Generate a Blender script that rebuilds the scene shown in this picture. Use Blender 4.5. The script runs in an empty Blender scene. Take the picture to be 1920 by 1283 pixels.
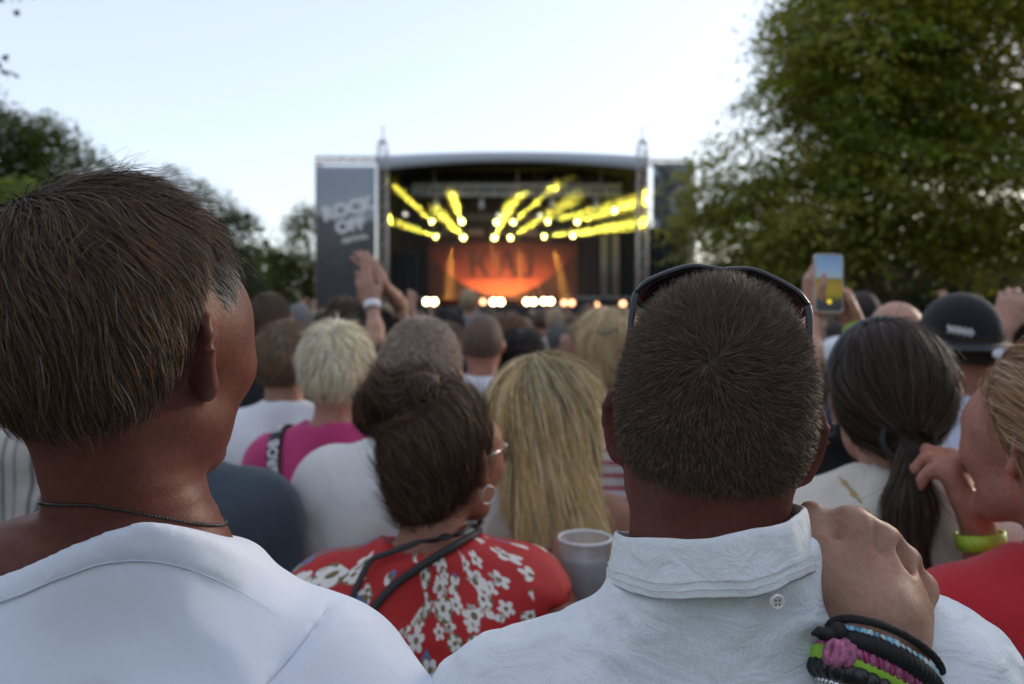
import bpy, math, os, random
import numpy as np
from mathutils import Vector, Matrix
rng = np.random.default_rng(7)
random.seed(7)
R = math.radians
scene = bpy.context.scene
col = scene.collection
# ------------------------------------------------------------------ camera, sky, sun, exposure
F_PX, HOR, CAMZ = 1470.0, 590.0, 1.72          # focal length and horizon row in photo pixels, eye height
cam_d = bpy.data.cameras.new('camera')
cam = bpy.data.objects.new('camera', cam_d); col.objects.link(cam)
cam.location = (0, 0, CAMZ); cam.rotation_euler = (R(90), 0, 0)
cam_d.sensor_width = 23.5; cam_d.lens = 23.5 * F_PX / 1920
cam_d.shift_y = -(641.5 - HOR) / 1920
cam_d.clip_start = 0.02; cam_d.clip_end = 6000
cam_d.dof.use_dof = True; cam_d.dof.focus_distance = 0.60; cam_d.dof.aperture_fstop = 3.4
scene.camera = cam

SUN_EL, SUN_AZ = 15.0, 52.0                    # low veiled evening sun to the right
w = bpy.data.worlds.new('World'); scene.world = w; w.use_nodes = True
nt = w.node_tree
bg = nt.nodes['Background']
sky = nt.nodes.new('ShaderNodeTexSky'); sky.sky_type = 'NISHITA'; sky.sun_disc = False
sky.sun_elevation = R(SUN_EL); sky.sun_rotation = R(SUN_AZ)
sky.air_density = 1.0; sky.dust_density = 1.0; sky.ozone_density = 1.0; sky.altitude = 0
veil = nt.nodes.new('ShaderNodeMixRGB'); veil.blend_type = 'ADD'; veil.inputs[0].default_value = 1.0
veil.inputs[2].default_value = (4.3, 4.45, 5.1, 1)                # even thin high cloud over the whole dome
nt.links.new(sky.outputs[0], veil.inputs[1]); nt.links.new(veil.outputs[0], bg.inputs['Color']); bg.inputs['Strength'].default_value = 0.10
sd = bpy.data.lights.new('sun', 'SUN'); sd.energy = 1.2; sd.angle = R(14); sd.color = (1, .86, .70)
sun = bpy.data.objects.new('sun', sd); col.objects.link(sun)
d = Vector((math.sin(R(SUN_AZ)) * math.cos(R(SUN_EL)), math.cos(R(SUN_AZ)) * math.cos(R(SUN_EL)), math.sin(R(SUN_EL))))
sun.rotation_euler = d.to_track_quat('Z', 'Y').to_euler(); sun.location = (-10, 20, 30)
vs = scene.view_settings
vs.view_transform = 'Standard'; vs.look = 'None'; vs.gamma = 1; vs.use_curve_mapping = False
vs.exposure = 0.39
scene.render.engine = 'CYCLES'
cy = scene.cycles
cy.use_denoising = True; cy.max_bounces = 6; cy.transparent_max_bounces = 12; cy.volume_bounces = 0
cy.sample_clamp_indirect = 6

def P(px, py, Y):                              # photo pixel at depth Y -> world point
    return np.array([(px - 960) / F_PX * Y, Y, CAMZ - (py - HOR) / F_PX * Y])

# ------------------------------------------------------------------ materials
def nodemat(name):
    m = bpy.data.materials.new(name); m.use_nodes = True
    return m, m.node_tree, m.node_tree.nodes['Principled BSDF']
def link(nt, a, b): nt.links.new(a, b)
def noise(nt, scale, detail=3, rough=.5, vec=None, dist=0):
    n = nt.nodes.new('ShaderNodeTexNoise'); n.inputs['Scale'].default_value = scale
    n.inputs['Detail'].default_value = detail; n.inputs['Roughness'].default_value = rough
    n.inputs['Distortion'].default_value = dist
    if vec is not None: link(nt, vec, n.inputs['Vector'])
    return n
def coord(nt, scale=(1, 1, 1), rot=(0, 0, 0)):
    t = nt.nodes.new('ShaderNodeTexCoord'); m = nt.nodes.new('ShaderNodeMapping')
    m.inputs['Scale'].default_value = scale; m.inputs['Rotation'].default_value = rot
    link(nt, t.outputs['Object'], m.inputs['Vector']); return m.outputs['Vector']
def ramp(nt, fac, stops, interp='LINEAR'):
    r = nt.nodes.new('ShaderNodeValToRGB'); r.color_ramp.interpolation = interp
    e = r.color_ramp.elements
    while len(e) > 1: e.remove(e[-1])
    e[0].position = stops[0][0]; e[0].color = (*stops[0][1], 1)
    for p, c in stops[1:]:
        k = e.new(p); k.color = (*c, 1)
    link(nt, fac, r.inputs['Fac']); return r.outputs['Color']
def bump(nt, b, h, strength, dist, prev=None):
    n = nt.nodes.new('ShaderNodeBump'); n.inputs['Strength'].default_value = strength; n.inputs['Distance'].default_value = dist
    link(nt, h, n.inputs['Height'])
    if prev is not None: link(nt, prev, n.inputs['Normal'])
    link(nt, n.outputs['Normal'], b.inputs['Normal']); return n.outputs['Normal']
def mul(c, f): return tuple(min(1, x * f) for x in c)
def plain(name, c, rough=.6, metal=0, var=.12, scale=30, emit=None, es=0):
    m, nt, b = nodemat(name)
    n = noise(nt, scale, 4, .6, coord(nt))
    link(nt, ramp(nt, n.outputs['Fac'], [(.3, mul(c, 1 - var)), (.7, mul(c, 1 + var))]), b.inputs['Base Color'])
    b.inputs['Roughness'].default_value = rough; b.inputs['Metallic'].default_value = metal
    if emit: b.inputs['Emission Color'].default_value = (*emit, 1); b.inputs['Emission Strength'].default_value = es
    return m
def skin(name, c, fine=False):
    m, nt, b = nodemat(name)
    v = coord(nt)
    n = noise(nt, 22, 4, .6, v); n2 = noise(nt, 160, 3, .6, v)
    a = ramp(nt, n.outputs['Fac'], [(.3, mul(c, .82)), (.5, c), (.72, (min(1, c[0] * 1.18), c[1] * 1.0, c[2] * .95))])
    mx = nt.nodes.new('ShaderNodeMixRGB'); mx.blend_type = 'MULTIPLY'; mx.inputs[0].default_value = .55
    link(nt, a, mx.inputs[1]); link(nt, ramp(nt, n2.outputs['Fac'], [(.35, (.74, .66, .62)), (.6, (1, 1, 1))]), mx.inputs[2])
    link(nt, mx.outputs[0], b.inputs['Base Color'])
    b.inputs['Roughness'].default_value = .5; b.inputs['Specular IOR Level'].default_value = .25
    b.inputs['Subsurface Weight'].default_value = .22; b.inputs['Subsurface Radius'].default_value = (.012, .004, .002)
    b.inputs['Subsurface Scale'].default_value = .5
    vo = nt.nodes.new('ShaderNodeTexVoronoi'); vo.inputs['Scale'].default_value = 420; link(nt, v, vo.inputs['Vector'])
    nb = bump(nt, b, vo.outputs['Distance'], .13 if fine else .10, .0010)
    bump(nt, b, n2.outputs['Fac'], .14, .002, nb)
    return m
def cloth(name, c, var=.06, weave=900, rough=.85, fold=.35, fscale=14, linen=False):
    m, nt, b = nodemat(name)
    v = coord(nt)
    n = noise(nt, fscale, 3, .55, v, .6)
    wv = noise(nt, weave, 2, .6, coord(nt, (1, 1, .12) if linen else (1, 1, 1)))
    wh = noise(nt, weave, 2, .6, coord(nt, (.12, .12, 1)))
    a = ramp(nt, wv.outputs['Fac'], [(.3, mul(c, 1 - var)), (.7, mul(c, 1 + var))])
    link(nt, a, b.inputs['Base Color'])
    b.inputs['Roughness'].default_value = rough; b.inputs['Specular IOR Level'].default_value = .2
    b.inputs['Sheen Weight'].default_value = .15
    p = bump(nt, b, n.outputs['Fac'], fold, .012)
    p = bump(nt, b, wv.outputs['Fac'], .25, .0012, p)
    if linen:
        p = bump(nt, b, wh.outputs['Fac'], .25, .0012, p)
        n3 = noise(nt, 24, 5, .6, coord(nt, (1, 1, 1.7)), 1.1)
        bump(nt, b, n3.outputs['Fac'], .42, .010, p)
    return m
def hairmat(name, rough=.5, spec=.22):
    m, nt, b = nodemat(name)
    a = nt.nodes.new('ShaderNodeAttribute'); a.attribute_name = 'Col'
    link(nt, a.outputs['Color'], b.inputs['Base Color'])
    b.inputs['Roughness'].default_value = rough; b.inputs['Specular IOR Level'].default_value = spec
    return m
HAIR = hairmat('hair_strands')
def capmat(name, c):
    m, nt, b = nodemat(name)
    n = noise(nt, 120, 4, .7, coord(nt, (1, 1, .12)))
    link(nt, ramp(nt, n.outputs['Fac'], [(.3, mul(c, .55)), (.7, mul(c, 1.35))]), b.inputs['Base Color'])
    b.inputs['Roughness'].default_value = .6; b.inputs['Specular IOR Level'].default_value = .3
    bump(nt, b, n.outputs['Fac'], .6, .006)
    return m

# ------------------------------------------------------------------ objects
def tag(o, label=None, cat=None, group=None, kind=None):
    if label: o['label'] = label
    if cat: o['category'] = cat
    if group: o['group'] = group
    if kind: o['kind'] = kind
    return o
def empty(name, loc, rz=0, **k):
    o = bpy.data.objects.new(name, None); col.objects.link(o); o.location = loc; o.rotation_euler = (0, 0, rz)
    o.empty_display_size = .1
    return tag(o, **k)
def mesh_from(name, V, F, smooth=True, cols=None):
    V = np.asarray(V, np.float32); me = bpy.data.meshes.new(name)
    if isinstance(F, np.ndarray):
        n = F.shape[1]
        me.vertices.add(len(V)); me.vertices.foreach_set('co', V.ravel())
        me.loops.add(F.size); me.loops.foreach_set('vertex_index', F.astype(np.int32).ravel())
        me.polygons.add(len(F)); me.polygons.foreach_set('loop_start', np.arange(0, F.size, n, dtype=np.int32))
        me.update(calc_edges=True)
    else:
        me.from_pydata([tuple(v) for v in V], [], F); me.update()
    if len(me.polygons): me.polygons.foreach_set('use_smooth', np.full(len(me.polygons), smooth))
    if cols is not None:
        a = me.color_attributes.new('Col', 'FLOAT_COLOR', 'POINT')
        c4 = np.ones((len(V), 4), np.float32); c4[:, :3] = cols
        a.data.foreach_set('color', c4.ravel())
    return me
def obj(name, me, mat=None, parent=None, loc=None):
    o = bpy.data.objects.new(name, me); col.objects.link(o)
    if mat is not None:
        if len(me.materials) == 0: me.materials.append(mat)
    if parent is not None: o.parent = parent
    if loc is not None: o.location = loc
    return o
def copy_tree(o, parent=None):
    c = o.copy(); col.objects.link(c); c.parent = parent
    for ch in o.children: copy_tree(ch, c)
    return c
class MB:                                      # boxes, bars and tubes collected into one mesh
    def __init__(s): s.v = []; s.f = []
    def add(s, V, F):
        n = len(s.v); s.v += [tuple(v) for v in V]; s.f += [tuple(i + n for i in f) for f in F]; return s
    def box(s, c, d, M=None):
        x, y, z = (q / 2 for q in d); V = [np.array((a * x, b * y, e * z)) for a in (-1, 1) for b in (-1, 1) for e in (-1, 1)]
        if M is not None: V = [np.array(M @ Vector(v)) for v in V]
        V = [v + np.array(c) for v in V]
        return s.add(V, [(0, 1, 3, 2), (4, 6, 7, 5), (0, 4, 5, 1), (2, 3, 7, 6), (0, 2, 6, 4), (1, 5, 7, 3)])
    def tube(s, pts, r, n=6, closed=False, caps=True):
        pts = [np.array(p, float) for p in pts]; N = len(pts); rs = r if hasattr(r, '__len__') else [r] * N
        V = []; F = []; u = None
        for i, p in enumerate(pts):
            a = pts[(i - 1) % N] if (i or closed) else p; b = pts[(i + 1) % N] if (i < N - 1 or closed) else p
            t = b - a; t = t / (np.linalg.norm(t) + 1e-12)
            if u is None: u = np.cross(t, (0, 0, 1) if abs(t[2]) < .9 else (1, 0, 0))
            u = u - t * np.dot(u, t); u = u / (np.linalg.norm(u) + 1e-12); w_ = np.cross(t, u)
            for k in range(n):
                an = 2 * math.pi * k / n; V.append(p + rs[i] * (math.cos(an) * u + math.sin(an) * w_))
        for i in range(N if closed else N - 1):
            for k in range(n):
                j = (i + 1) % N; F.append((i * n + k, i * n + (k + 1) % n, j * n + (k + 1) % n, j * n + k))
        if caps and not closed: F.append(tuple(range(n - 1, -1, -1))); F.append(tuple((N - 1) * n + k for k in range(n)))
        return s.add(V, F)
    def lathe(s, prof, c=(0, 0, 0), n=20, M=None):
        V = []; F = []; m = len(prof)
        for k in range(n):
            a = 2 * math.pi * k / n
            for r_, z in prof:
                q = Vector((r_ * math.cos(a), r_ * math.sin(a), z))
                if M is not None: q = M @ q
                V.append(np.array(q) + np.array(c))
        for k in range(n):
            for j in range(m - 1):
                F.append((k * m + j, ((k + 1) % n) * m + j, ((k + 1) % n) * m + j + 1, k * m + j + 1))
        return s.add(V, F)
    def build(s, name, mat=None, parent=None, smooth=False, loc=None):
        return obj(name, mesh_from(name, s.v, s.f, smooth), mat, parent, loc)

# ------------------------------------------------------------------ sculpting with distance fields
def smin(a, b, k):
    if k <= 0: return np.minimum(a, b)
    h = np.clip(.5 + .5 * (b - a) / k, 0, 1); return b + (a - b) * h - k * h * (1 - h)
def smax(a, b, k): return -smin(-a, -b, k)
def sstep(x, a, b):
    t = np.clip((x - a) / (b - a), 0, 1); return t * t * (3 - 2 * t)
def vnoise(x, y, z, seed=0):
    def h(i, j, k):
        n = (i * 374761393 + j * 668265263 + k * 2147483647 + seed * 974634777) & 0xffffffff
        n = ((n ^ (n >> 13)) * 1274126177) & 0xffffffff
        return ((n ^ (n >> 16)) & 0xffff).astype(np.float32) / 65535
    x, y, z = np.broadcast_arrays(x, y, z)
    xi, yi, zi = (np.floor(q).astype(np.int64) for q in (x, y, z)); fx, fy, fz = x - xi, y - yi, z - zi
    fx, fy, fz = (q * q * (3 - 2 * q) for q in (fx, fy, fz)); r = 0
    for a in (0, 1):
        for b in (0, 1):
            for c in (0, 1):
                r = r + h(xi + a, yi + b, zi + c) * (fx if a else 1 - fx) * (fy if b else 1 - fy) * (fz if c else 1 - fz)
    return r * 2 - 1
def ell(c, r, M=None):
    c = np.array(c, float); r = np.array(r, float); m = max(r)
    if M is not None: Mi = np.array(M.to_3x3() if len(M) == 4 else M, float)
    def f(x, y, z):
        x, y, z = x - c[0], y - c[1], z - c[2]
        if M is not None:
            x, y, z = (Mi[0, i] * x + Mi[1, i] * y + Mi[2, i] * z for i in range(3))
        k0 = np.sqrt((x / r[0]) ** 2 + (y / r[1]) ** 2 + (z / r[2]) ** 2) + 1e-9
        k1 = np.sqrt((x / r[0] ** 2) ** 2 + (y / r[1] ** 2) ** 2 + (z / r[2] ** 2) ** 2) + 1e-9
        return k0 * (k0 - 1) / k1
    return f, c - m, c + m
def cone(a, b, ra, rb):
    a = np.array(a, float); b = np.array(b, float); ab = b - a; L = float(ab @ ab) + 1e-12; m = max(ra, rb)
    def f(x, y, z):
        px, py, pz = x - a[0], y - a[1], z - a[2]
        t = np.clip((px * ab[0] + py * ab[1] + pz * ab[2]) / L, 0, 1)
        return np.sqrt((px - t * ab[0]) ** 2 + (py - t * ab[1]) ** 2 + (pz - t * ab[2]) ** 2) - (ra + (rb - ra) * t)
    return f, np.minimum(a, b) - m, np.maximum(a, b) + m
def halfspace(p, n):                           # negative on the side the normal points away from
    p = np.array(p, float); n = np.array(n, float); n = n / np.linalg.norm(n)
    def f(x, y, z): return (x - p[0]) * n[0] + (y - p[1]) * n[1] + (z - p[2]) * n[2]
    return f, np.array([-9, -9, -9.]), np.array([9, 9, 9.])
def crv(pts, n=48):                            # smooth curve through points
    p = np.array(pts, float); p = np.vstack([2 * p[0] - p[1], p, 2 * p[-1] - p[-2]]); out = []
    for t in np.linspace(0, len(pts) - 1 - 1e-6, n):
        i = int(t); f = t - i; a, b, c, d = p[i:i + 4]; out.append(.5 * (2 * b + (c - a) * f + (2 * a - 5 * b + 4 * c - d) * f * f + (3 * b - a - 3 * c + d) * f ** 3))
    return out
class Shape:
    def __init__(s): s.ops = []
    def add(s, prim, k=.02, M=None, op='u'):
        f, lo, hi = prim
        if M is not None:                      # M: 4x4 rigid transform from local to world
            A = np.array(M.to_3x3(), float); t = np.array(M.translation, float)
            def g(x, y, z, f=f, A=A, t=t):
                x, y, z = x - t[0], y - t[1], z - t[2]
                return f(*(A[0, i] * x + A[1, i] * y + A[2, i] * z for i in range(3)))
            c = np.array([[(lo, hi)[i][0], (lo, hi)[j][1], (lo, hi)[q][2]] for i in (0, 1) for j in (0, 1) for q in (0, 1)]) @ A.T + t
            s.ops.append((g, c.min(0), c.max(0), k, op))
        else: s.ops.append((f, lo, hi, k, op))
        return s
    def at(s, P_):
        d = np.full(len(P_), 1.0)
        for f, lo, hi, k, op in s.ops:
            e = f(P_[:, 0], P_[:, 1], P_[:, 2]); d = smin(d, e, k) if op == 'u' else smax(d, -e, k) if op == 's' else smax(d, e, k)
        return d
    def grid(s, xs, ys, zs):
        V = np.full((len(xs), len(ys), len(zs)), 1.0, np.float32)
        for f, lo, hi, k, op in s.ops:
            mg = k + .05; sl = []; ax = []
            for q, (lo_, hi_) in zip((xs, ys, zs), zip(lo, hi)):
                i, j = np.searchsorted(q, (lo_ - mg, hi_ + mg)); i = max(0, i - 1); j = min(len(q), j + 1); sl.append(slice(i, j)); ax.append(q[i:j])
            if op == 'i': sl = [slice(None)] * 3; ax = [xs, ys, zs]
            if any(len(a) == 0 for a in ax): continue
            e = f(ax[0][:, None, None], ax[1][None, :, None], ax[2][None, None, :]).astype(np.float32)
            o = V[tuple(sl)]
            V[tuple(sl)] = smin(o, e, k) if op == 'u' else smax(o, -e, k) if op == 's' else smax(o, e, k)
        return V
def axis(*segs):                               # piecewise spacing: (lo, hi, step), ...
    out = []
    for lo, hi, st in segs:
        n = max(1, int(round((hi - lo) / st))); out += list(np.linspace(lo, hi, n, endpoint=False))
    out.append(segs[-1][1]); return np.array(out, np.float32)
def surf(V, xs, ys, zs, smooth=1):
    S = V < 0
    c = sum(S[a:S.shape[0] - 1 + a, b:S.shape[1] - 1 + b, e:S.shape[2] - 1 + e].astype(np.int8) for a in (0, 1) for b in (0, 1) for e in (0, 1))
    mix = (c > 0) & (c < 8); idx = np.full(mix.shape, -1, np.int64); ci, cj, ck = np.nonzero(mix); idx[mix] = np.arange(len(ci))
    acc = np.zeros((len(ci), 3)); cnt = np.zeros(len(ci))
    co = [(a, b, e) for a in (0, 1) for b in (0, 1) for e in (0, 1)]
    for A in co:
        for B in co:
            if sum(abs(p - q) for p, q in zip(A, B)) != 1 or A > B: continue
            va = V[ci + A[0], cj + A[1], ck + A[2]].astype(float); vb = V[ci + B[0], cj + B[1], ck + B[2]].astype(float)
            m = (va < 0) != (vb < 0); t = (va / (va - vb + 1e-20))[m]
            pa = np.stack([xs[ci + A[0]], ys[cj + A[1]], zs[ck + A[2]]], 1)[m]; pb = np.stack([xs[ci + B[0]], ys[cj + B[1]], zs[ck + B[2]]], 1)[m]
            acc[m] += pa + (pb - pa) * t[:, None]; cnt[m] += 1
    W = acc / cnt[:, None]; Q = []
    def quads(lo, hi, cells):
        i, j, k = np.nonzero(lo != hi)
        q = np.stack([idx[tuple(z)] for z in cells(i, j, k)], 1); fl = ~lo[i, j, k]; q[fl] = q[fl][:, ::-1]; Q.append(q)
    quads(S[:-1, 1:-1, 1:-1], S[1:, 1:-1, 1:-1], lambda i, j, k: [(i, j, k), (i, j + 1, k), (i, j + 1, k + 1), (i, j, k + 1)])
    quads(S[1:-1, :-1, 1:-1], S[1:-1, 1:, 1:-1], lambda i, j, k: [(i, j, k), (i, j, k + 1), (i + 1, j, k + 1), (i + 1, j, k)])
    quads(S[1:-1, 1:-1, :-1], S[1:-1, 1:-1, 1:], lambda i, j, k: [(i, j, k), (i + 1, j, k), (i + 1, j + 1, k), (i, j + 1, k)])
    Q = np.concatenate(Q)
    for _ in range(smooth):
        a = np.concatenate([Q[:, i] for i in range(4)]); b = np.concatenate([Q[:, (i + 1) % 4] for i in range(4)])
        n = np.bincount(a, minlength=len(W)) + np.bincount(b, minlength=len(W)); M_ = np.zeros_like(W)
        for d_ in range(3): M_[:, d_] = (np.bincount(a, W[b, d_], len(W)) + np.bincount(b, W[a, d_], len(W))) / np.maximum(n, 1)
        W = W + .5 * (M_ - W)
    return W, Q
def vnormals(W, Q):
    n = np.cross(W[Q[:, 2]] - W[Q[:, 0]], W[Q[:, 3]] - W[Q[:, 1]]); N = np.zeros_like(W)
    for i in range(4):
        for d_ in range(3): N[:, d_] += np.bincount(Q[:, i], n[:, d_], len(W))
    return N / (np.linalg.norm(N, axis=1, keepdims=True) + 1e-12)
def unit(v): return v / (np.linalg.norm(v, axis=-1, keepdims=True) + 1e-12)
def sample(W, Q, n, keep=None, seed=1):        # random points and normals on a quad mesh
    g = np.random.default_rng(seed); ar = np.linalg.norm(np.cross(W[Q[:, 2]] - W[Q[:, 0]], W[Q[:, 3]] - W[Q[:, 1]]), axis=1)
    if keep is not None: ar = ar * keep(W[Q].mean(1))
    i = g.choice(len(Q), n, p=ar / ar.sum()); u, v = g.random((2, n, 1)); q = Q[i]; N = vnormals(W, Q)
    L = lambda A: (A[q[:, 0]] * (1 - u) + A[q[:, 1]] * u) * (1 - v) + (A[q[:, 3]] * (1 - u) + A[q[:, 2]] * u) * v
    return L(W), unit(L(N))
def strands(P0, N0, flow, length, width, segs, lift, cols, seed=1, sdf=None, clear=.002, droop=0., wob=.25, tip=.25):
    """ribbons growing from P0 along flow(p, n); returns verts, quads, colours"""
    g = np.random.default_rng(seed); n = len(P0); L = length if hasattr(length, '__len__') else np.full(n, length)
    L = L * g.uniform(.7, 1.15, n); p = P0.copy(); nn = N0.copy(); pts = [p.copy()]
    jit = g.normal(0, wob, (n, 3))
    side0 = g.normal(0, 1, (n, 3))
    for s_ in range(segs):
        fl = flow(p, nn); dirv = unit(fl + jit * .6 + nn * lift * (1 - s_ / segs) + np.array([0, 0, -droop]) * (s_ / segs) + g.normal(0, wob * .25, (n, 3)))
        p = p + dirv * (L / segs)[:, None]
        if sdf is not None:
            e = 1e-3; dv = sdf(p)
            gr = unit(np.stack([sdf(p + np.eye(3)[i] * e) - dv for i in range(3)], 1)); nn = gr
            pen = np.clip(clear - dv, 0, None); p = p + gr * pen[:, None]
        pts.append(p.copy())
    pts = np.stack(pts, 1)                     # n, segs+1, 3
    tang = unit(np.gradient(pts, axis=1)); sd_ = unit(np.cross(tang, (N0 + side0 * .55)[:, None, :]))
    wd = np.linspace(1, tip, segs + 1)[None, :, None] * (width * g.uniform(.6, 1.3, n))[:, None, None] * .5
    V = np.stack([pts - sd_ * wd, pts + sd_ * wd], 2).reshape(-1, 3)
    b = (np.arange(n) * (segs + 1) * 2)[:, None] + (np.arange(segs) * 2)[None, :]
    Q = np.stack([b, b + 1, b + 3, b + 2], -1).reshape(-1, 4)
    C = np.repeat(cols, (segs + 1) * 2, 0)
    return V, Q, C
# ------------------------------------------------------------------ people
def zr(yaw): return Matrix.Rotation(-R(yaw), 4, 'Z')          # positive yaw turns to the right
def headframe(pos, yaw=0, pitch=0, roll=0, sc=1.0):
    return Matrix.Translation(Vector(pos)) @ zr(yaw) @ Matrix.Rotation(R(roll), 4, 'Y') @ Matrix.Rotation(R(pitch), 4, 'X')
def ear_prims(S, M, side, sc, fine):
    a = R(32); o = np.array([side * .0755 * sc, -.004, -.004])
    vb = np.array([side * math.sin(a), -math.cos(a), 0]); lat = np.array([side * math.cos(a), math.sin(a), 0]); up = np.array([0, -.12, 1.]); up /= np.linalg.norm(up)
    q = lambda v, u, w_=0: o + (vb * v + up * u + lat * w_) * .001 * sc
    if not fine:
        S.add(cone(q(8, 18), q(10, 2), .011, .010), .012, M); S.add(cone(q(10, 2), q(4, -20), .010, .007), .012, M); return
    hx = [(-2, 0, 2), (-5, 13, 3), (-2, 26, 3), (6, 33, 3), (15, 31, 4), (20, 21, 5), (20, 7, 5), (16, -6, 4), (11, -16, 3), (6, -24, 2)]
    for A, B in zip(hx, hx[1:]): S.add(cone(q(*A), q(*B), .0036 * sc, .0036 * sc), .004, M)
    for A, B in zip([(9, 6), (9, 0), (6, -14)], [(9, 20), (6, -14), (4, -26)]): S.add(cone(q(*A, -1), q(*B, -1), .006 * sc, .0045 * sc), .010, M)
    S.add(cone(q(4, -24, 1), q(2, -28, 1), .0068 * sc, .0055 * sc), .007, M)
    for A, B in zip([(12, 22, 2), (13, 8, 3), (10, -6, 2)], [(13, 8, 3), (10, -6, 2), (3, -14, 2)]): S.add(cone(q(*A), q(*B), .0032 * sc, .0032 * sc), .004, M)
    S.add(cone(q(-5, -4, 2), q(-4, -9, 2), .0045 * sc, .004 * sc), .005, M)
    S.add(cone(q(3, 2, 3), q(2, -6, 3), .006 * sc, .005 * sc), .003, M, 's')
def head_prims(S, M, sc=1.0, sex='m', fine=False, ears=True):
    v = lambda *a: tuple(q * sc for q in a)
    S.add(ell(v(0, -.012, .036), v(.0745, .096, .087)), .02, M)
    S.add(ell(v(0, -.045, .004), v(.064, .060, .066)), .04, M)
    S.add(ell(v(0, .045, -.008), v(.065, .054, .082)), .04, M)
    for s_ in (-1, 1): S.add(ell(v(s_ * .048, .040, .022), v(.019, .038, .034)), .03, M)
    j = 1.0 if sex == 'm' else .92
    S.add(ell(v(0, .030, -.062), v(.061 * j, .054, .042)), .03, M)
    for s_ in (-1, 1):
        S.add(cone(v(s_ * .050 * j, -.002, -.052), v(s_ * .022, .070, -.094), .016 * sc, .014 * sc), .025, M)
        S.add(ell(v(s_ * .044, .070, -.020), v(.020, .020, .018)), .025, M)
    S.add(ell(v(0, .080, -.094), v(.020, .016, .014)), .025, M)
    S.add(cone(v(-.034, .088, .026), v(.034, .088, .026), .009 * sc, .009 * sc), .02, M)
    for s_ in (-1, 1):
        S.add(ell(v(s_ * .031, .098, .006), v(.015, .012, .010)), .012, M, 's')
        S.add(ell(v(s_ * .031, .082, .004), v(.0135, .0135, .0135)), .004, M)
    S.add(cone(v(0, .094, .014), v(0, .113, -.030), .0075 * sc, .0125 * sc), .014, M)
    for s_ in (-1, 1): S.add(ell(v(s_ * .011, .102, -.033), v(.008, .010, .007)), .008, M)
    S.add(cone(v(-.019, .087, -.0585), v(.019, .087, -.0585), .0065 * sc, .0065 * sc), .008, M)
    S.add(cone(v(-.017, .086, -.068), v(.017, .086, -.068), .0072 * sc, .0072 * sc), .006, M)
    S.add(cone(v(-.022, .0975, -.063), v(.022, .0975, -.063), .0022, .0022), .003, M, 's')
    if ears:
        for s_ in (-1, 1): ear_prims(S, M, s_, sc, fine)
def hand_frame(wrist, along, back):            # y along the fingers, z out of the back of the hand
    y = np.array(along, float); y /= np.linalg.norm(y); z = np.array(back, float); z -= y * (z @ y); z /= np.linalg.norm(z); x = np.cross(y, z)
    M = Matrix.Identity(4)
    for i in range(3): M[i][0], M[i][1], M[i][2], M[i][3] = x[i], y[i], z[i], wrist[i]
    return M
def hand_prims(S, M, side=1, curl=(20, 25, 20), sc=1.0, spread=6, thumb=None):
    # side = +1: thumb towards +x of the frame
    v = lambda x, y, z: (side * x * sc, y * sc, z * sc)
    bx = [(.029, .090, .002, .070), (.009, .096, .005, .078), (-.011, .092, .003, .072), (-.029, .082, -.001, .056)]
    S.add(ell(v(0, .045, -.004), (.040 * sc, .055 * sc, .014 * sc)), .02, M)
    for i, (x, y, z, L) in enumerate(bx):
        S.add(cone(v(x * .55, .008, 0), v(x, y, z), .013 * sc, .0115 * sc), .014, M)
        p = np.array((x, y, z)); an = 0; sp = R(spread) * (x / .029)
        for k, (fr, r0, r1) in enumerate(((.45, .0098, .0088), (.32, .0088, .0080), (.23, .0080, .0066))):
            an += R(curl[k]); d_ = np.array((math.sin(sp), math.cos(sp) * math.cos(an), -math.sin(an)))
            q = p + d_ * L * fr; S.add(cone(v(*p), v(*q), r0 * sc, r1 * sc), .004 if k else .008, M); p = q
    t = thumb or [(.018, .014, -.006), (.044, .045, -.014), (.056, .074, -.020), (.058, .100, -.024)]
    for k in range(3): S.add(cone(v(*t[k]), v(*t[k + 1]), (.015, .0125, .0105)[k] * sc, (.0125, .0105, .0075)[k] * sc), (.014, .006, .004)[k], M)
def joints(H):
    s = H / 1.78; J = dict(head=(0, .02, 1.655), neck=(0, -.022, 1.50), shR=(.178, -.008, 1.425), shL=(-.178, -.008, 1.425), elR=(.225, -.03, 1.13), elL=(-.225, -.03, 1.13),
        wrR=(.21, .10, .92), wrL=(-.21, .10, .92), hipR=(.088, 0, .92), hipL=(-.088, 0, .92), knR=(.10, .02, .49), knL=(-.10, .02, .49), anR=(.11, -.02, .07), anL=(-.11, -.02, .07))
    return {k: np.array(v_) * s for k, v_ in J.items()}
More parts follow.
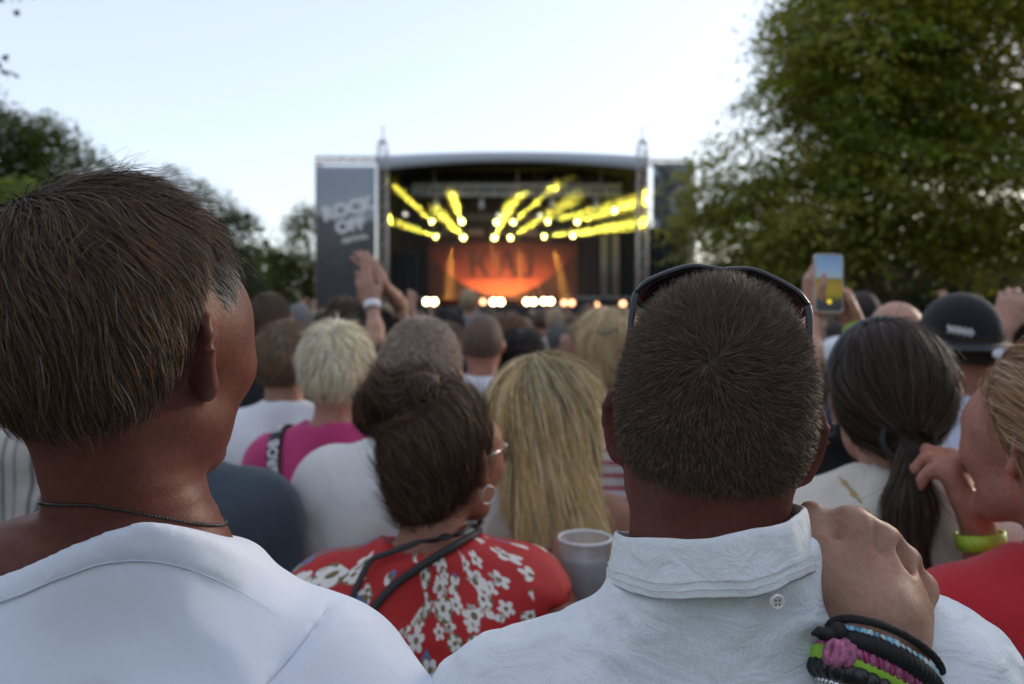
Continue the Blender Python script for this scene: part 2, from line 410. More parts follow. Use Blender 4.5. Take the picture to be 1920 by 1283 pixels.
def torso_prims(S, J, sex='m', inf=0., sc=1., neckr=None, legs=True, pelvis=True):
    n = J['neck']; hp = (J['hipR'] + J['hipL']) / 2; ms = (J['shR'] + J['shL']) / 2; ax = J['shR'] - J['shL']; W_ = np.linalg.norm(ax); ux = ax / W_
    f = 1.0 if sex == 'm' else .90
    yaw = Matrix(((ux[0], -ux[1], 0), (ux[1], ux[0], 0), (0, 0, 1)))
    ch = ms * .72 + hp * .28; be = ms * .35 + hp * .65
    S.add(ell(ch + np.array((0, .015, 0)), np.array((.165 * f, .112 * f, .22)) * sc + inf, yaw), .03)
    S.add(ell(be + np.array((0, .022, 0)), np.array((.148 * f, .108, .19)) * sc + inf, yaw), .06)
    if pelvis: S.add(ell(hp + np.array((0, -.01, .0)), np.array((.162, .112, .13)) * sc + inf, yaw), .05)
    S.add(cone(J['shL'] * .85 + ms * .15, J['shR'] * .85 + ms * .15, .056 * sc + inf, .056 * sc + inf), .05)
    for s_ in 'RL':
        S.add(ell(J['sh' + s_] * .55 + ms * .45 + np.array((0, -.055, -.085)) * sc, np.array((.075, .055, .11)) * sc + inf, yaw), .05)   # shoulder blade
        S.add(cone(n + np.array((0, .0, .0)) * sc, J['sh' + s_] * .78 + ms * .22 + np.array((0, -.012, .02)), .038 * sc + inf, .042 * sc + inf), .035)
        S.add(ell(J['sh' + s_] + np.array((0, 0, -.012)), np.array((.058, .060, .066)) * (.92 if sex == 'f' else 1) * sc + inf), .035)
        if sex == 'f': S.add(ell(ch + yaw_v(yaw, ((.075 if s_ == 'R' else -.075), .095, -.03)), np.array((.065, .06, .065)) + inf), .04)
def yaw_v(Y, v): return np.array(Y @ Vector(v))
def arm_prims(S, J, s_, sex='m', inf=0., sc=1., upto=2.0):
    f = (1.0 if sex == 'm' else .82) * sc; a, b, c = J['sh' + s_], J['el' + s_], J['wr' + s_]
    S.add(cone(a, b, .049 * f + inf, .038 * f + inf), .03)
    if upto > 1:
        m = b * .65 + c * .35
        S.add(cone(b, m, .038 * f + inf, .041 * f + inf), .02); S.add(cone(m, c, .041 * f + inf, .026 * f + inf), .02)
def leg_prims(S, J, sex='m', inf=0., sc=1., feet=True):
    for s_ in 'RL':
        S.add(cone(J['hip' + s_], J['kn' + s_], .082 * sc + inf, .054 * sc + inf), .04); S.add(cone(J['kn' + s_], J['an' + s_], .054 * sc + inf, .038 * sc + inf), .03)
        if feet: S.add(cone(J['an' + s_] + np.array((0, -.02, -.03)), J['an' + s_] + np.array((.015 if s_ == 'R' else -.015, .15, -.042)), .036, .026), .02)
def hairline(kind, low=0.):
    C = {'man': ([-1, -.78, -.5, -.28, -.12, .04, .17, .30, .45, .75, 1], [-.084, -.080, -.058, -.022, .020, .032, .012, -.004, .058, .078, .082]),
         'low': ([-1, -.78, -.5, -.28, -.14, -.02, .10, .22, .38, .5, .66, 1], [-.128, -.120, -.078, -.030, .018, .034, .022, -.012, -.006, .040, .066, .082]),
         'fade': ([-1, -.55, -.12, .02, .22, .45, .75, 1], [-.070, -.062, -.010, .016, .004, .058, .078, .082]),
         'woman': ([-1, -.5, -.05, .12, .3, .5, .75, 1], [-.085, -.075, -.02, -.008, .02, .062, .078, .084])}[kind]
    def f(x, y, z):
        c = y / np.sqrt(x * x + y * y + 1e-6); return np.interp(c, C[0], C[1]).astype(np.float32) - z
    return f
def cap_shape(M, sc, t, kind='man', taper=.03, flat=0.):
    """hair volume over the skull, thinning to nothing at the hairline"""
    S = Shape(); hl = hairline(kind)
    skull = Shape(); v = lambda *a: tuple(q * sc for q in a)
    skull.add(ell(v(0, -.012, .036), v(.0745, .096, .087)), .02).add(ell(v(0, -.045, .004), v(.064, .060, .066)), .04).add(ell(v(0, .045, -.008), v(.060, .052, .078)), .04)
    fs = [o[0] for o in skull.ops]
    def f(x, y, z):
        d = smin(smin(fs[0](x, y, z), fs[1](x, y, z), .04), fs[2](x, y, z), .04)
        h = -hl(x / sc, y / sc, z / sc); th = t(x / sc, y / sc, z / sc) if callable(t) else t
        return smax(d - th * sstep(h, -.006, taper) + .0015, (-h - .004) * .7, .006)
    S.add((f, np.array((-.16, -.18, -.16)), np.array((.16, .16, .19))), 0, M); return S
def head_axes(hp, st, ext=None):
    e = ext or dict(x=(-.13, .13), y=(-.15, .15), z=(-.13, .17))
    return [axis((hp[i] + e['xyz'[i]][0], hp[i] + e['xyz'[i]][1], st)) for i in range(3)]
def flow_radial(M, crown, swirl=.35, down=0.3, lock=.22, lf=30):
    A = np.array(M.to_3x3()); t = np.array(M.translation); c = A @ np.array(crown) + t
    ctr = t + A @ np.array((0, -.01, .03))
    def f(p, n):
        r_ = p - c; tn = r_ - n * (r_ * n).sum(1, keepdims=True); sw = np.cross(n, tn)
        g = np.array([0, 0, -1.]) - n * (-n[:, 2:3])
        lk = np.stack([vnoise(p[:, 0] * lf, p[:, 1] * lf, p[:, 2] * lf, 3 + i) for i in range(3)], 1); lk = lk - n * (lk * n).sum(1, keepdims=True)
        return unit(unit(tn) + swirl * unit(sw) * np.exp(-(np.linalg.norm(r_, axis=1, keepdims=True) / .05)) + down * g + lock * 2 * lk)
    return f
def flow_down(side=0., back=0.):
    def f(p, n):
        g = np.array([side, back, -1.]) + np.zeros_like(p); t = g - n * (g * n).sum(1, keepdims=True); return unit(t + 1e-3)
    return f
def tint(n, base, var=.35, seed=3, alt=None, altp=.0):
    g = np.random.default_rng(seed); c = np.array(base)[None] * g.uniform(1 - var, 1 + var, (n, 1)) * g.uniform(.93, 1.07, (n, 3))
    if alt is not None:
        m = g.random(n) < altp; c[m] = np.array(alt) * g.uniform(.7, 1.2, (m.sum(), 1))
    return np.clip(c, 0, 1)
def shape_mesh(name, S, axes, mat, parent, base, smooth=1, fold=None, off=0.):
    V = S.grid(*axes) - off
    if fold:
        V = V + fold(axes[0][:, None, None], axes[1][None, :, None], axes[2][None, None, :]).astype(np.float32)
    for ax_ in range(3):                       # keep every surface closed at the box border
        sl = [slice(None)] * 3
        for e in (0, -1): sl[ax_] = e; V[tuple(sl)] = np.maximum(V[tuple(sl)], .001)
    W, Q = surf(V, *axes, smooth=smooth)
    o = obj(name, mesh_from(name, W - np.array(base), Q), mat, parent)
    return o, W, Q
def hair_strands(name, W, Q, n, parent, base, flow, length, width, segs=4, lift=.3, cols=None, mat=None, **kw):
    keep = kw.pop('keep', None); seed = kw.get('seed', 1); cf = kw.pop('colf', None); lf = kw.pop('lenf', None)
    P0, N0 = sample(W, Q, n, keep, seed)
    if cf is not None: cols = cf(P0, N0)
    if lf is not None: length = lf(P0, N0)
    V, F, C = strands(P0, N0, flow, length, width, segs, lift, cols, **kw)
    o = obj(name, mesh_from(name, V - np.array(base), F, True, C), mat or HAIR, parent); return o
def fold_noise(amp, fr, seed=0, stretch=(1, 1, 1)):
    def f(x, y, z):
        a = vnoise(x * fr * stretch[0], y * fr * stretch[1], z * fr * stretch[2], seed)
        w_ = vnoise(x * fr * .6, y * fr * .6, z * fr * .6, seed + 5) * 1.3
        b = vnoise(x * fr * 2.1 * stretch[0] + w_, y * fr * 2.1 * stretch[1], z * fr * 2.1 * stretch[2] + w_, seed + 9)
        return -amp * (a + .55 * (1 - 2 * np.abs(b)))
    return f
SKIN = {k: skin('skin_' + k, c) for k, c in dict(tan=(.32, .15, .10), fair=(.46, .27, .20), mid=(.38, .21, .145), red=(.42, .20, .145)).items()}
SKIN['near'] = skin('skin_weathered', (.130, .044, .031), True); SKIN['hand'] = skin('skin_hand', (.37, .215, .15), True)  # near skin: tan, with the shade on the necks put into its colour
DENIM = cloth('denim_blue', (.05, .07, .12)); DARKTR = cloth('trousers_dark', (.03, .03, .035)); SHOE = plain('shoe_dark', (.05, .045, .04), .6)

# ---------------- the two men in front
def near_men():
    global LM, RM
    # ---- left man: white t-shirt, brown hair greying at the temple
    base = np.array((-.29, .63, 0.)); root = empty('person', base, label='man in a plain white t-shirt at the left with brown hair greying at the temple', cat='person')
    J = {k: v_ + np.array((-.29, .63, 0)) for k, v_ in joints(1.84).items()}
    hd = P(238, 656, .605); M = headframe(hd, 15, 0, 1); sc = .965
    J['head'] = hd; J['neck'] = np.array((-.286, .612, 1.545)); J['shR'] = np.array((-.160, .635, 1.408)); J['shL'] = np.array((-.475, .60, 1.492))
    J['elR'] = np.array((.075, .50, 1.215)); J['wrR'] = P(1652, 1232, .555); J['elL'] = np.array((-.53, .62, 1.15)); J['wrL'] = np.array((-.47, .78, .96))
    B = Shape(); head_prims(B, M, sc, 'm', True)
    A3 = np.array(M.to_3x3())
    B.add(cone(hd + A3 @ np.array((0, -.026, -.04)), J['neck'] + np.array((0, -.005, -.02)), .050, .053), .02)
    torso_prims(B, J, 'm', 0, 1.03); leg_prims(B, J)
    for s_ in 'RL': arm_prims(B, J, s_, 'm')
    # the right hand, gripping the other man's shoulder: back of the hand to the camera, thumb by the collar
    w0 = J['wrR']; S = B
    kn = [P(1598, 990, .588), P(1650, 1020, .592), P(1692, 1058, .597), P(1722, 1105, .603)]
    S.add(cone(w0, P(1648, 1160, .562), .029, .031), .012)
    S.add(ell((P(1640, 1110, .578) + np.array((0, .008, 0))), (.036, .020, .050), Matrix.Rotation(R(-8), 3, 'Y')), .025)
    cm = [(-.018, 0), (-.006, 0), (.008, .002), (.02, .006)]
    for i, k in enumerate(kn):
        S.add(cone(P(1650, 1190, .562) + np.array((cm[i][0], cm[i][1], 0)), k, .015, .0128), .016)
        S.add(ell(k + np.array((0, -.003, .001)), (.0105, .0105, .0105)), .008)          # knuckle
        L = (.046, .050, .046, .038)[i]
        p1 = k + np.array((-.010, .036, -.004 - .002 * i)) * (L / .046); p2 = p1 + np.array((-.004, .016, -.024)) * (L / .046); p3 = p2 + np.array((0, -.004, -.020)) * (L / .046)
        S.add(cone(k, p1, .0115, .0102), .007); S.add(cone(p1, p2, .0102, .0092), .003); S.add(cone(p2, p3, .0092, .0075), .003)
    # tendons
    for i in (0, 1, 2, 3): S.add(cone(P(1650, 1160, .556) + np.array((cm[i][0] * .6, -.004, 0)), kn[i] + np.array((0, -.0105, -.004)), .0050, .0046), .005)
    for i in (0, 1, 2): m0 = (kn[i] + kn[i + 1]) / 2; S.add(cone(m0 + np.array((.001, -.0165, .006)), m0 + np.array((-.003, -.0185, -.030)), .0062, .003), .010, None, 's')
    # thumb along the collar
    tb = [P(1612, 1165, .566), P(1556, 1085, .572), P(1533, 1015, .580), P(1520, 963, .598)]
    S.add(cone(tb[0], tb[1], .020, .0165), .018); S.add(cone(tb[1], tb[2], .0160, .0128), .010); S.add(cone(tb[2], tb[3], .0128, .0100), .005)
    S.add(ell(P(1585, 1040, .585), (.016, .012, .028)), .02)
    S.add(cone(P(1553, 972, .572), P(1570, 1008, .573), .0060, .0026), .006, None, 's')
    xs = axis((-.72, -.40, .015), (-.40, -.19, .0040), (-.19, .20, .016), (.20, .34, .0034), (.34, .37, .01))
    ys = axis((.40, .48, .010), (.48, .72, .0042), (.72, .95, .016))
    zs = axis((-.02, .84, .035), (.84, 1.30, .022), (1.30, 1.42, .009), (1.42, 1.85, .0042))
    V = B.grid(xs, ys, zs)
    X, Y, Z = xs[:, None, None], ys[None, :, None], zs[None, None, :]
    V += np.where(Z < 1.66, .0006 * np.sin(Z * 420 + 2 * vnoise(X * 30, Y * 30, Z * 30)) * sstep(Z, 1.50, 1.53) * (1 - sstep(Z, 1.59, 1.62)) * (X < -.2), 0).astype(np.float32)
    W, Q = surf(V, xs, ys, zs, 1)
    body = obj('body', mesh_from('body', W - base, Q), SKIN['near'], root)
    # keep the hand's skin paler, without the shade painted into the neck
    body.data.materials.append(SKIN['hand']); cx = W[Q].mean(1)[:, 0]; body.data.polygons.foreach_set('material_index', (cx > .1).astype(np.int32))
    # ---- hair
    def th(x, y, z): return .0035 + .008 * sstep(z, .0, .09)
    Hs = cap_shape(M, sc, th, 'low', .075)
    ax = head_axes(hd, .005)
    cap, cW, cQ = shape_mesh('hair', Hs, ax, capmat('scalp_brown', (.030, .020, .014)), root, base)
    Mi = np.array(M.inverted()); loc = lambda p: (p @ Mi[:3, :3].T + Mi[:3, 3]) / sc
    hl = hairline('low')
    def colf(p, n):
        l = loc(p); h = -hl(l[:, 0], l[:, 1], l[:, 2]); g = np.random.default_rng(5)
        side = sstep(np.abs(l[:, 0]), .040, .060) * sstep(l[:, 1], -.02, .025) * (1 - sstep(l[:, 2], .055, .090))
        gp = np.clip(.025 + 1.1 * side + .30 * (1 - sstep(h, .0, .028)), 0, .93); grey = g.random(len(p)) < gp
        c = np.array((.062, .035, .020))[None] * g.uniform(.4, 1.7, (len(p), 1)) * np.array((1, 1, 1))
        warm = g.random(len(p)) < .22; c[warm] = np.array((.20, .11, .06)) * g.uniform(.6, 1.2, (warm.sum(), 1))
        c[grey] = np.array((.50, .48, .46)) * (.45 + .55 * side[grey])[:, None] * g.uniform(.5, 1.15, (grey.sum(), 1)); return c
    def lenf(p, n):
        l = loc(p); h = -hl(l[:, 0], l[:, 1], l[:, 2]); return np.interp(h, [0, .025, .07, .16], [.006, .012, .026, .036])
    sdf = lambda p: Hs.at(p)
    hair_strands('hair_strands', cW, cQ, 44000, cap, base, flow_radial(M, (-.030, -.060, .108), .7, .30, .30, 34), .04, .00064, 4, .16, colf=colf, lenf=lenf, sdf=sdf, clear=.0008, wob=.20, seed=4)
    cap['label'] = 'short brown hair turning grey at the temple'
    hair_strands('stray_hairs', cW, cQ, 700, cap, base, flow_radial(M, (-.030, -.060, .108), .7, .2, .6, 30), .045, .0004, 6, .55, colf=colf, wob=.30, seed=14, keep=lambda c_: ((c_[:, 2] > hd[2] + .07) & (c_[:, 1] < hd[1] + .04)).astype(float))
    # ---- t-shirt
    T = Shape(); torso_prims(T, J, 'm', .010, 1.03, pelvis=True)
    arm_prims(T, J, 'L', 'm', .018, 1.03, 1); arm_prims(T, J, 'R', 'm', .018, 1.03, 1)
    T.add(cone(J['shR'], J['elR'], .066, .064), .03); T.add(cone(J['shL'], J['elL'], .066, .064), .03); T.add(cone(J['neck'] + np.array((0, 0, -.06)), J['neck'] + np.array((0, 0, .06)), .074, .067), .03)
    for s_ in 'RL':
        dv = J['el' + s_] - J['sh' + s_]; T.add(halfspace(J['sh' + s_] + dv * .82, dv * (1 if 1 else 0)), .004, None, 'i') if False else None
        c_ = J['sh' + s_] + dv * 1.12; T.add(ell(c_, (.10, .10, .10)), .006, None, 's')
    NL1 = halfspace((-.303, .55, 1.556), (-.34, .34, .88)); NL2 = halfspace((-.236, .57, 1.563), (.55, .24, .78)); nls = lambda x, y, z: smax(NL1[0](x, y, z), NL2[0](x, y, z), .035) - .004; NL = (lambda x, y, z: np.maximum(np.minimum(nls(x, y, z), -.188 - x + 0 * y + 0 * z), NL1[0](x, y, z)), NL1[1], NL1[2]); T.add(NL, .003, None, 'i')
    T.add(halfspace((0, 0, .90), (0, 0, -1)), .004, None, 'i')
    ax = [axis((-.72, -.44, .012), (-.44, .02, .0044), (.02, .14, .008)), axis((.42, .48, .008), (.48, .66, .0044), (.66, .84, .012)), axis((.86, 1.32, .012), (1.32, 1.60, .0044))]
    def fold(x, y, z):
        a = fold_noise(.0036, 9, 3, (1, 1, .8))(x, y, z)
        s1 = np.array((-.16, .56, 1.43)); u = (x - s1[0]) * .75 + (z - s1[2]) * .66; w_ = -(x - s1[0]) * .66 + (z - s1[2]) * .75   # pulls towards the raised arm
        pull = np.sin(u * 105 + 2.4 * vnoise(x * 12, y * 12, z * 12, 2)) * np.exp(-((x + .16) / .09) ** 2 - ((z - 1.37) / .09) ** 2)
        qs = (x + .128) - (z - 1.505) * .95 + .6 * np.clip(1.47 - z, 0, 1) ** 1.5; seam = (np.exp(-((qs / .0026) ** 2)) * 1.1 - .8 * sstep(qs, 0, .006) * (1 - sstep(qs, .01, .05))) * sstep(-y, -.66, -.62); cr = np.exp(-(((x + .165) + (z - 1.44) * .12) / .0045) ** 2 - ((z - 1.425) / .03) ** 2) + .7 * np.exp(-(((x + .195) + (z - 1.43) * .25) / .006) ** 2 - ((z - 1.40) / .04) ** 2)
        nl = nls(x, y, z); fx = 1 - sstep(x + 0 * nl, -.215, -.192); rib = sstep(nl, -.021, -.0185) * .0022; rib = (rib - .0016 * np.exp(-((nl + .0225) / .0016) ** 2)) * fx
        return a * np.maximum(sstep(-nl, .0, .03), 1 - fx) - .0055 * pull + .0026 * seam + .0075 * cr - rib
    sh, sW, sQ = shape_mesh('t_shirt', T, ax, cloth('white_jersey', (.70, .75, .83), .03, 1500, fold=.4, fscale=9), root, base, 2, fold)
    # ---- stitched seams: below the neck rib and round the right sleeve
    def seamline(val, ok, key, name, off=.0006, bins=70, r_=.0007):
        m_ = (np.abs(val) < .004) & ok; pp = sW[m_]; k_ = key(pp); nn = vnormals(sW, sQ)[m_]; pp = pp - 0 * nn; ed = np.linspace(k_.min(), k_.max(), bins + 1); pts = []
        for a_, b_ in zip(ed, ed[1:]):
            s_ = (k_ >= a_) & (k_ <= b_)
            if s_.sum() > 1:
                w_ = 1 / (np.abs(val[m_][s_]) + 5e-4); pts.append(((pp[s_] + nn[s_] * off) * w_[:, None]).sum(0) / w_.sum())
        pts = np.array(pts)
        for _ in range(4): pts[1:-1] = pts[1:-1] * .4 + .3 * (pts[:-2] + pts[2:])
        mb = MB(); mb.tube(pts - base, [r_ * min(1, (len(pts) - i_) / (len(pts) * .35)) + 5e-5 for i_ in range(len(pts))] if 'rib' in name else r_, 5); mb.build(name, plain('thread_pale', (.52, .56, .62), .8), sh, True)
    x_, y_, z_ = sW.T
    seamline(nls(x_, y_, z_) + .021, (y_ < .64) & (x_ < -.172) & (z_ > 1.46), lambda p: p[:, 0], 'rib_seam')
    seamline((x_ + .128) - (z_ - 1.505) * .95 + .6 * np.clip(1.47 - z_, 0, 1) ** 1.5, (y_ < .63) & (z_ > 1.36), lambda p: p[:, 2], 'sleeve_seam')
    # necklace cord resting on the neck
    mb = MB(); pts = []
    for t in np.linspace(-1, 1, 60):
        a = t * R(165); dirn = np.array((math.sin(a), -math.cos(a), 0)); c0 = J['neck'] + np.array((-.004, -.002, .044 - .018 * max(math.sin(a), 0))) - np.array((0, 0, .030 * (1 - math.cos(a)) / 2))
        r_ = np.linspace(.03, .14, 140); pp = c0 + dirn * r_[:, None]; dd = B.at(pp); i = int(np.argmax(dd > 0)); pts.append(c0 + dirn * (r_[i] + .0006))
    pts = np.array(pts); pts = (pts + np.roll(pts, 1, 0) + np.roll(pts, -1, 0)) / 3; pts = pts[1:-1]
    t_ = np.linspace(0, len(pts) - 1, 420); pf = np.stack([np.interp(t_, range(len(pts)), pts[:, i]) for i in range(3)], 1)
    mb.tube(pf - base, [(.0011 + .0004 * math.sin(i * 2.0)) for i in range(len(pf))], 6); mb.build('necklace', plain('necklace_cord', (.035, .032, .03), .3, .6, .8, 700), root, True)
    tr = Shape(); leg_prims(tr, J, inf=.015, feet=False); tr.add(ell((J['hipR'] + J['hipL']) / 2, (.18, .13, .14)), .05)
    shape_mesh('trousers', tr, [axis((-.55, -.03, .018)), axis((.45, .85, .018)), axis((.03, 1.08, .025))], DENIM, root, base)
    LM = dict(root=root, B=B, J=J, wr=w0)
    # ---- right man: cropped hair, crumpled white linen shirt
    base = np.array((.16, .63, 0.)); root = empty('person', base, label='man in a crumpled white linen shirt with cropped hair and sunglasses pushed up', cat='person')
    J = {k: v_ + np.array((.16, .63, 0)) for k, v_ in joints(1.75).items()}
    hd = P(1332, 808, .652); M = headframe(hd, 13, 3, 4.5); sc = .955
    J['head'] = hd; J['neck'] = np.array((.155, .615, 1.50)); J['shR'] = np.array((.322, .63, 1.415)); J['shL'] = np.array((.008, .63, 1.382))
    J['elR'] = np.array((.42, .62, 1.11)); J['elL'] = np.array((-.07, .64, 1.12)); J['wrR'] = np.array((.36, .80, .95)); J['wrL'] = np.array((-.03, .82, .95))
    B = Shape(); head_prims(B, M, sc, 'm', True); A3 = np.array(M.to_3x3())
    B.add(cone(hd + A3 @ np.array((0, -.028, -.03)), J['neck'] + np.array((-.002, -.004, -.01)), .060, .064), .022)
    torso_prims(B, J, 'm', 0, 1.0); leg_prims(B, J)
    for s_ in 'RL':
        arm_prims(B, J, s_, 'm'); w_ = J['wr' + s_]; hand_prims(B, hand_frame(w_, (0, .6, -.6), (0, -.6, -.6)), 1 if s_ == 'L' else -1)
    ax = [axis((-.16, .05, .014), (.05, .27, .0042), (.27, .50, .014)), axis((.42, .50, .010), (.50, .78, .0044), (.78, 1.02, .012)), axis((-.02, .80, .035), (.80, 1.48, .018), (1.48, 1.78, .0042))]
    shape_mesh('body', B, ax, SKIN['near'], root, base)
    Hs = cap_shape(M, sc, lambda x, y, z: .0035 + .003 * sstep(z, .02, .1), 'fade', .06)
    cap, cW, cQ = shape_mesh('hair', Hs, head_axes(hd, .0045), capmat('scalp_cropped', (.045, .030, .022)), root, base)
    Mi2 = np.array(M.inverted()); loc2 = lambda p: (p @ Mi2[:3, :3].T + Mi2[:3, 3]) / sc
    hl2 = hairline('fade')
    def lenf2(p, n):
        l = loc2(p); h = -hl2(l[:, 0], l[:, 1], l[:, 2]); return np.interp(h, [0, .03, .08, .14, .18], [.0022, .0045, .0075, .012, .016])
    def colf2(p, n):
        l = loc2(p); g = np.random.default_rng(8); c = np.array((.070, .043, .027))[None] * g.uniform(.5, 1.4, (len(p), 1))
        lt = g.random(len(p)) < .25; c[lt] = np.array((.18, .125, .08)) * g.uniform(.6, 1.2, (lt.sum(), 1)); return c
    hair_strands('hair_strands', cW, cQ, 80000, cap, base, flow_radial(M, (-.006, -.088, .062), .4, .0, .45, 46), .015, .00046, 2, .80, colf=colf2, lenf=lenf2, wob=.46, seed=9)
    cap['label'] = 'cropped brown hair fading out at the nape'
    RM = dict(root=root, B=B, J=J, M=M, hd=hd, base=base)
    # ---- shirt
    T = Shape(); torso_prims(T, J, 'm', .013, 1.0)
    for s_ in 'RL':
        T.add(cone(J['sh' + s_], J['el' + s_], .066, .060), .035); T.add(cone(J['el' + s_], J['wr' + s_], .056, .046), .03)
        T.add(ell(J['wr' + s_], (.07, .07, .07)), .006, None, 's')
    T.add(cone((.156, .606, 1.44), (.157, .604, 1.54), .084, .077), .03); T.add(halfspace((.157, .61, 1.545), (-.25, 0, 1)), .006, None, 'i')
    T.add(halfspace((0, 0, .80), (0, 0, -1)), .004, None, 'i')
    def fold(x, y, z):
        a = fold_noise(.0066, 10, 21, (1, 1, 1.5))(x, y, z) + fold_noise(.0032, 24, 4, (.8, 1, 1.3))(x, y, z)
        sm = 0
        for sx, sl in ((.020, -.42), (.312, .42)):                                   # shoulder seams, one layer turned in
            q = (x - sx) + (z - 1.43) * sl
            sm = sm + np.exp(-(q / .003) ** 2) * .0024 - .0022 * sstep(-q * np.sign(sl) * -1, 0, .004) * 0
        yk = np.exp(-(((z - (1.462 + .3 * (x - .157) ** 2)) / .0028) ** 2)) * .0 
        return a + sm * sstep(-y, -.66, -.62) + yk
    ax = [axis((-.20, -.06, .008), (-.06, .39, .0040), (.39, .54, .010)), axis((.42, .49, .008), (.49, .66, .0044), (.66, .92, .012)), axis((.78, 1.30, .012), (1.30, 1.56, .0040))]
    LIN = cloth('white_linen', (.70, .74, .77), .07, 1100, fold=.30, fscale=16, linen=True)
    sh, sW, sQ = shape_mesh('shirt', T, ax, LIN, root, base, 1, fold)
    # collar: folded band round the neck, higher on the right where the hand pulls it
    LC = cloth('white_linen_collar', (.70, .73, .74), .07, 1100, fold=.16, fscale=20, linen=True)
    def ringpt(a, r_add, z):
        tilt = .012 * math.sin(a); z = 1.535 + (z - 1.494) * .78
        return np.array((.153 + (.0665 + r_add * .55) * math.sin(a), .618 - (.0835 + r_add) * math.cos(a), z + tilt))
    V = []; F = []; na = 90; prof = [(.000, 1.492), (-.001, 1.512), (.000, 1.530), (.003, 1.541), (.0065, 1.5435), (.0098, 1.539), (.013, 1.525), (.0175, 1.508), (.0215, 1.494), (.0205, 1.4925), (.0165, 1.507), (.012, 1.523), (.0085, 1.533), (.0055, 1.530), (.0045, 1.512), (.0045, 1.492)]
    for i in range(na):
        a = -R(150) + R(300) * i / (na - 1); fr = abs(a) / R(150)
        for r_, z in prof:
            dz = -.052 * fr ** 2.2; wv_ = .0010 * math.sin(a * 9 + z * 80) + .0007 * math.sin(a * 23 + 1)
            V.append(ringpt(a, r_ + wv_ * (1 if r_ > .005 else .3), z + dz + .0012 * math.sin(a * 7 + r_ * 200)))
    m_ = len(prof)
    for i in range(na - 1):
        for j in range(m_): F.append((i * m_ + j, i * m_ + (j + 1) % m_, (i + 1) * m_ + (j + 1) % m_, (i + 1) * m_ + j))
    F.append(tuple(range(m_ - 1, -1, -1))); F.append(tuple((na - 1) * m_ + j for j in range(m_)))
    collar = obj('collar', mesh_from('collar', np.array(V) - base, [tuple(f[::-1]) for f in F]), LC, root)
    md = collar.modifiers.new('sub', 'SUBSURF'); md.levels = md.render_levels = 1
    mb = MB()                                                                           # two rows of raised stitching on the leaf
    for r_, z in ((.0202, 1.5015), (.0185, 1.508)):
        for i in range(150):
            a0 = -R(120) + R(240) * i / 150; fr = abs(a0) / R(150)
            q = [ringpt(a0 + R(1.1) * k, r_ + .0002 + .0010 * math.sin((a0 + R(1.1) * k) * 9 + z * 80) + .0007 * math.sin((a0 + R(1.1) * k) * 23 + 1), z - .052 * fr ** 2.2 + .0012 * math.sin((a0 + R(1.1) * k) * 7 + r_ * 200)) - base for k in (0, 1)]
            mb.tube(q, .00045, 4)
    mb.build('stitching', plain('thread_white', (.62, .62, .60), .7), collar)
    RM['ring'] = ringpt
    b0 = ringpt(R(16), .0200, 1.484); ydir = unit(b0 - np.array((.158, .62, b0[2]))); Mb = Vector(ydir).to_track_quat('Z', 'Y').to_matrix()
    mb = MB(); mb.lathe([(0, .0026), (.0035, .0026), (.0042, .0032), (.0050, .0030), (.0054, .0016), (.0050, 0), (0, 0)], b0 - base, 20, Mb); bt = mb.build('button', plain('button_pearl', (.70, .70, .68), .25), root, True)
    mb = MB()
    for dx, dz in ((1, 1), (-1, 1), (1, -1), (-1, -1)): mb.lathe([(0, .0031), (.0007, .0031), (.0007, .0024)], b0 - base + np.array(Mb @ Vector((dx * .0013, dz * .0013, 0))), 8, Mb)
    mb.build('thread_hole', plain('button_hole_dark', (.12, .11, .10), .6), bt)
    tr = Shape(); leg_prims(tr, J, inf=.015, feet=False); tr.add(ell((J['hipR'] + J['hipL']) / 2, (.18, .13, .14)), .05)
    shape_mesh('trousers', tr, [axis((-.10, .42, .018)), axis((.45, .85, .018)), axis((.03, 1.02, .025))], DARKTR, root, base)
    # ---- sunglasses pushed up on his head
    g = empty('sunglasses', hd + np.array((0, .06, .11)), label='black sunglasses pushed up on the head of the man in the linen shirt', cat='sunglasses'); gb = np.array(g.location)
    blk = plain('frame_black', (.012, .013, .016), .28, 0, .1); lens = plain('lens_dark', (.010, .011, .016), .08, 0, .1)
    G = M @ Matrix.Translation((0, .072, .119)) @ Matrix.Rotation(R(50), 4, 'X'); q = lambda x, y, z: np.array(G @ Vector((x, y, z))) - gb
    # local: x across, z up along the lens, y forward; temples run back along -y
    mb = MB(); rim = [(-.072, .020), (-.060, .027), (-.03, .029), (-.010, .025), (0, .0225), (.010, .025), (.03, .029), (.060, .027), (.072, .020)]
    wrap = lambda x: -.030 * (abs(x) / .072) ** 2.2
    top = [q(x, wrap(x), z) for x, z in rim]; mb.tube(crv(top, 60), .0030, 8)
    for s_ in (-1, 1):
        lo = [(.072, .020), (.070, .002), (.060, -.015), (.040, -.021), (.020, -.017), (.010, -.002), (.006, .012), (.010, .024)]
        mb.tube(crv([q(s_ * x, wrap(x), z) for x, z in lo], 40), .0022, 6)
    mb.build('frame', blk, g, True)
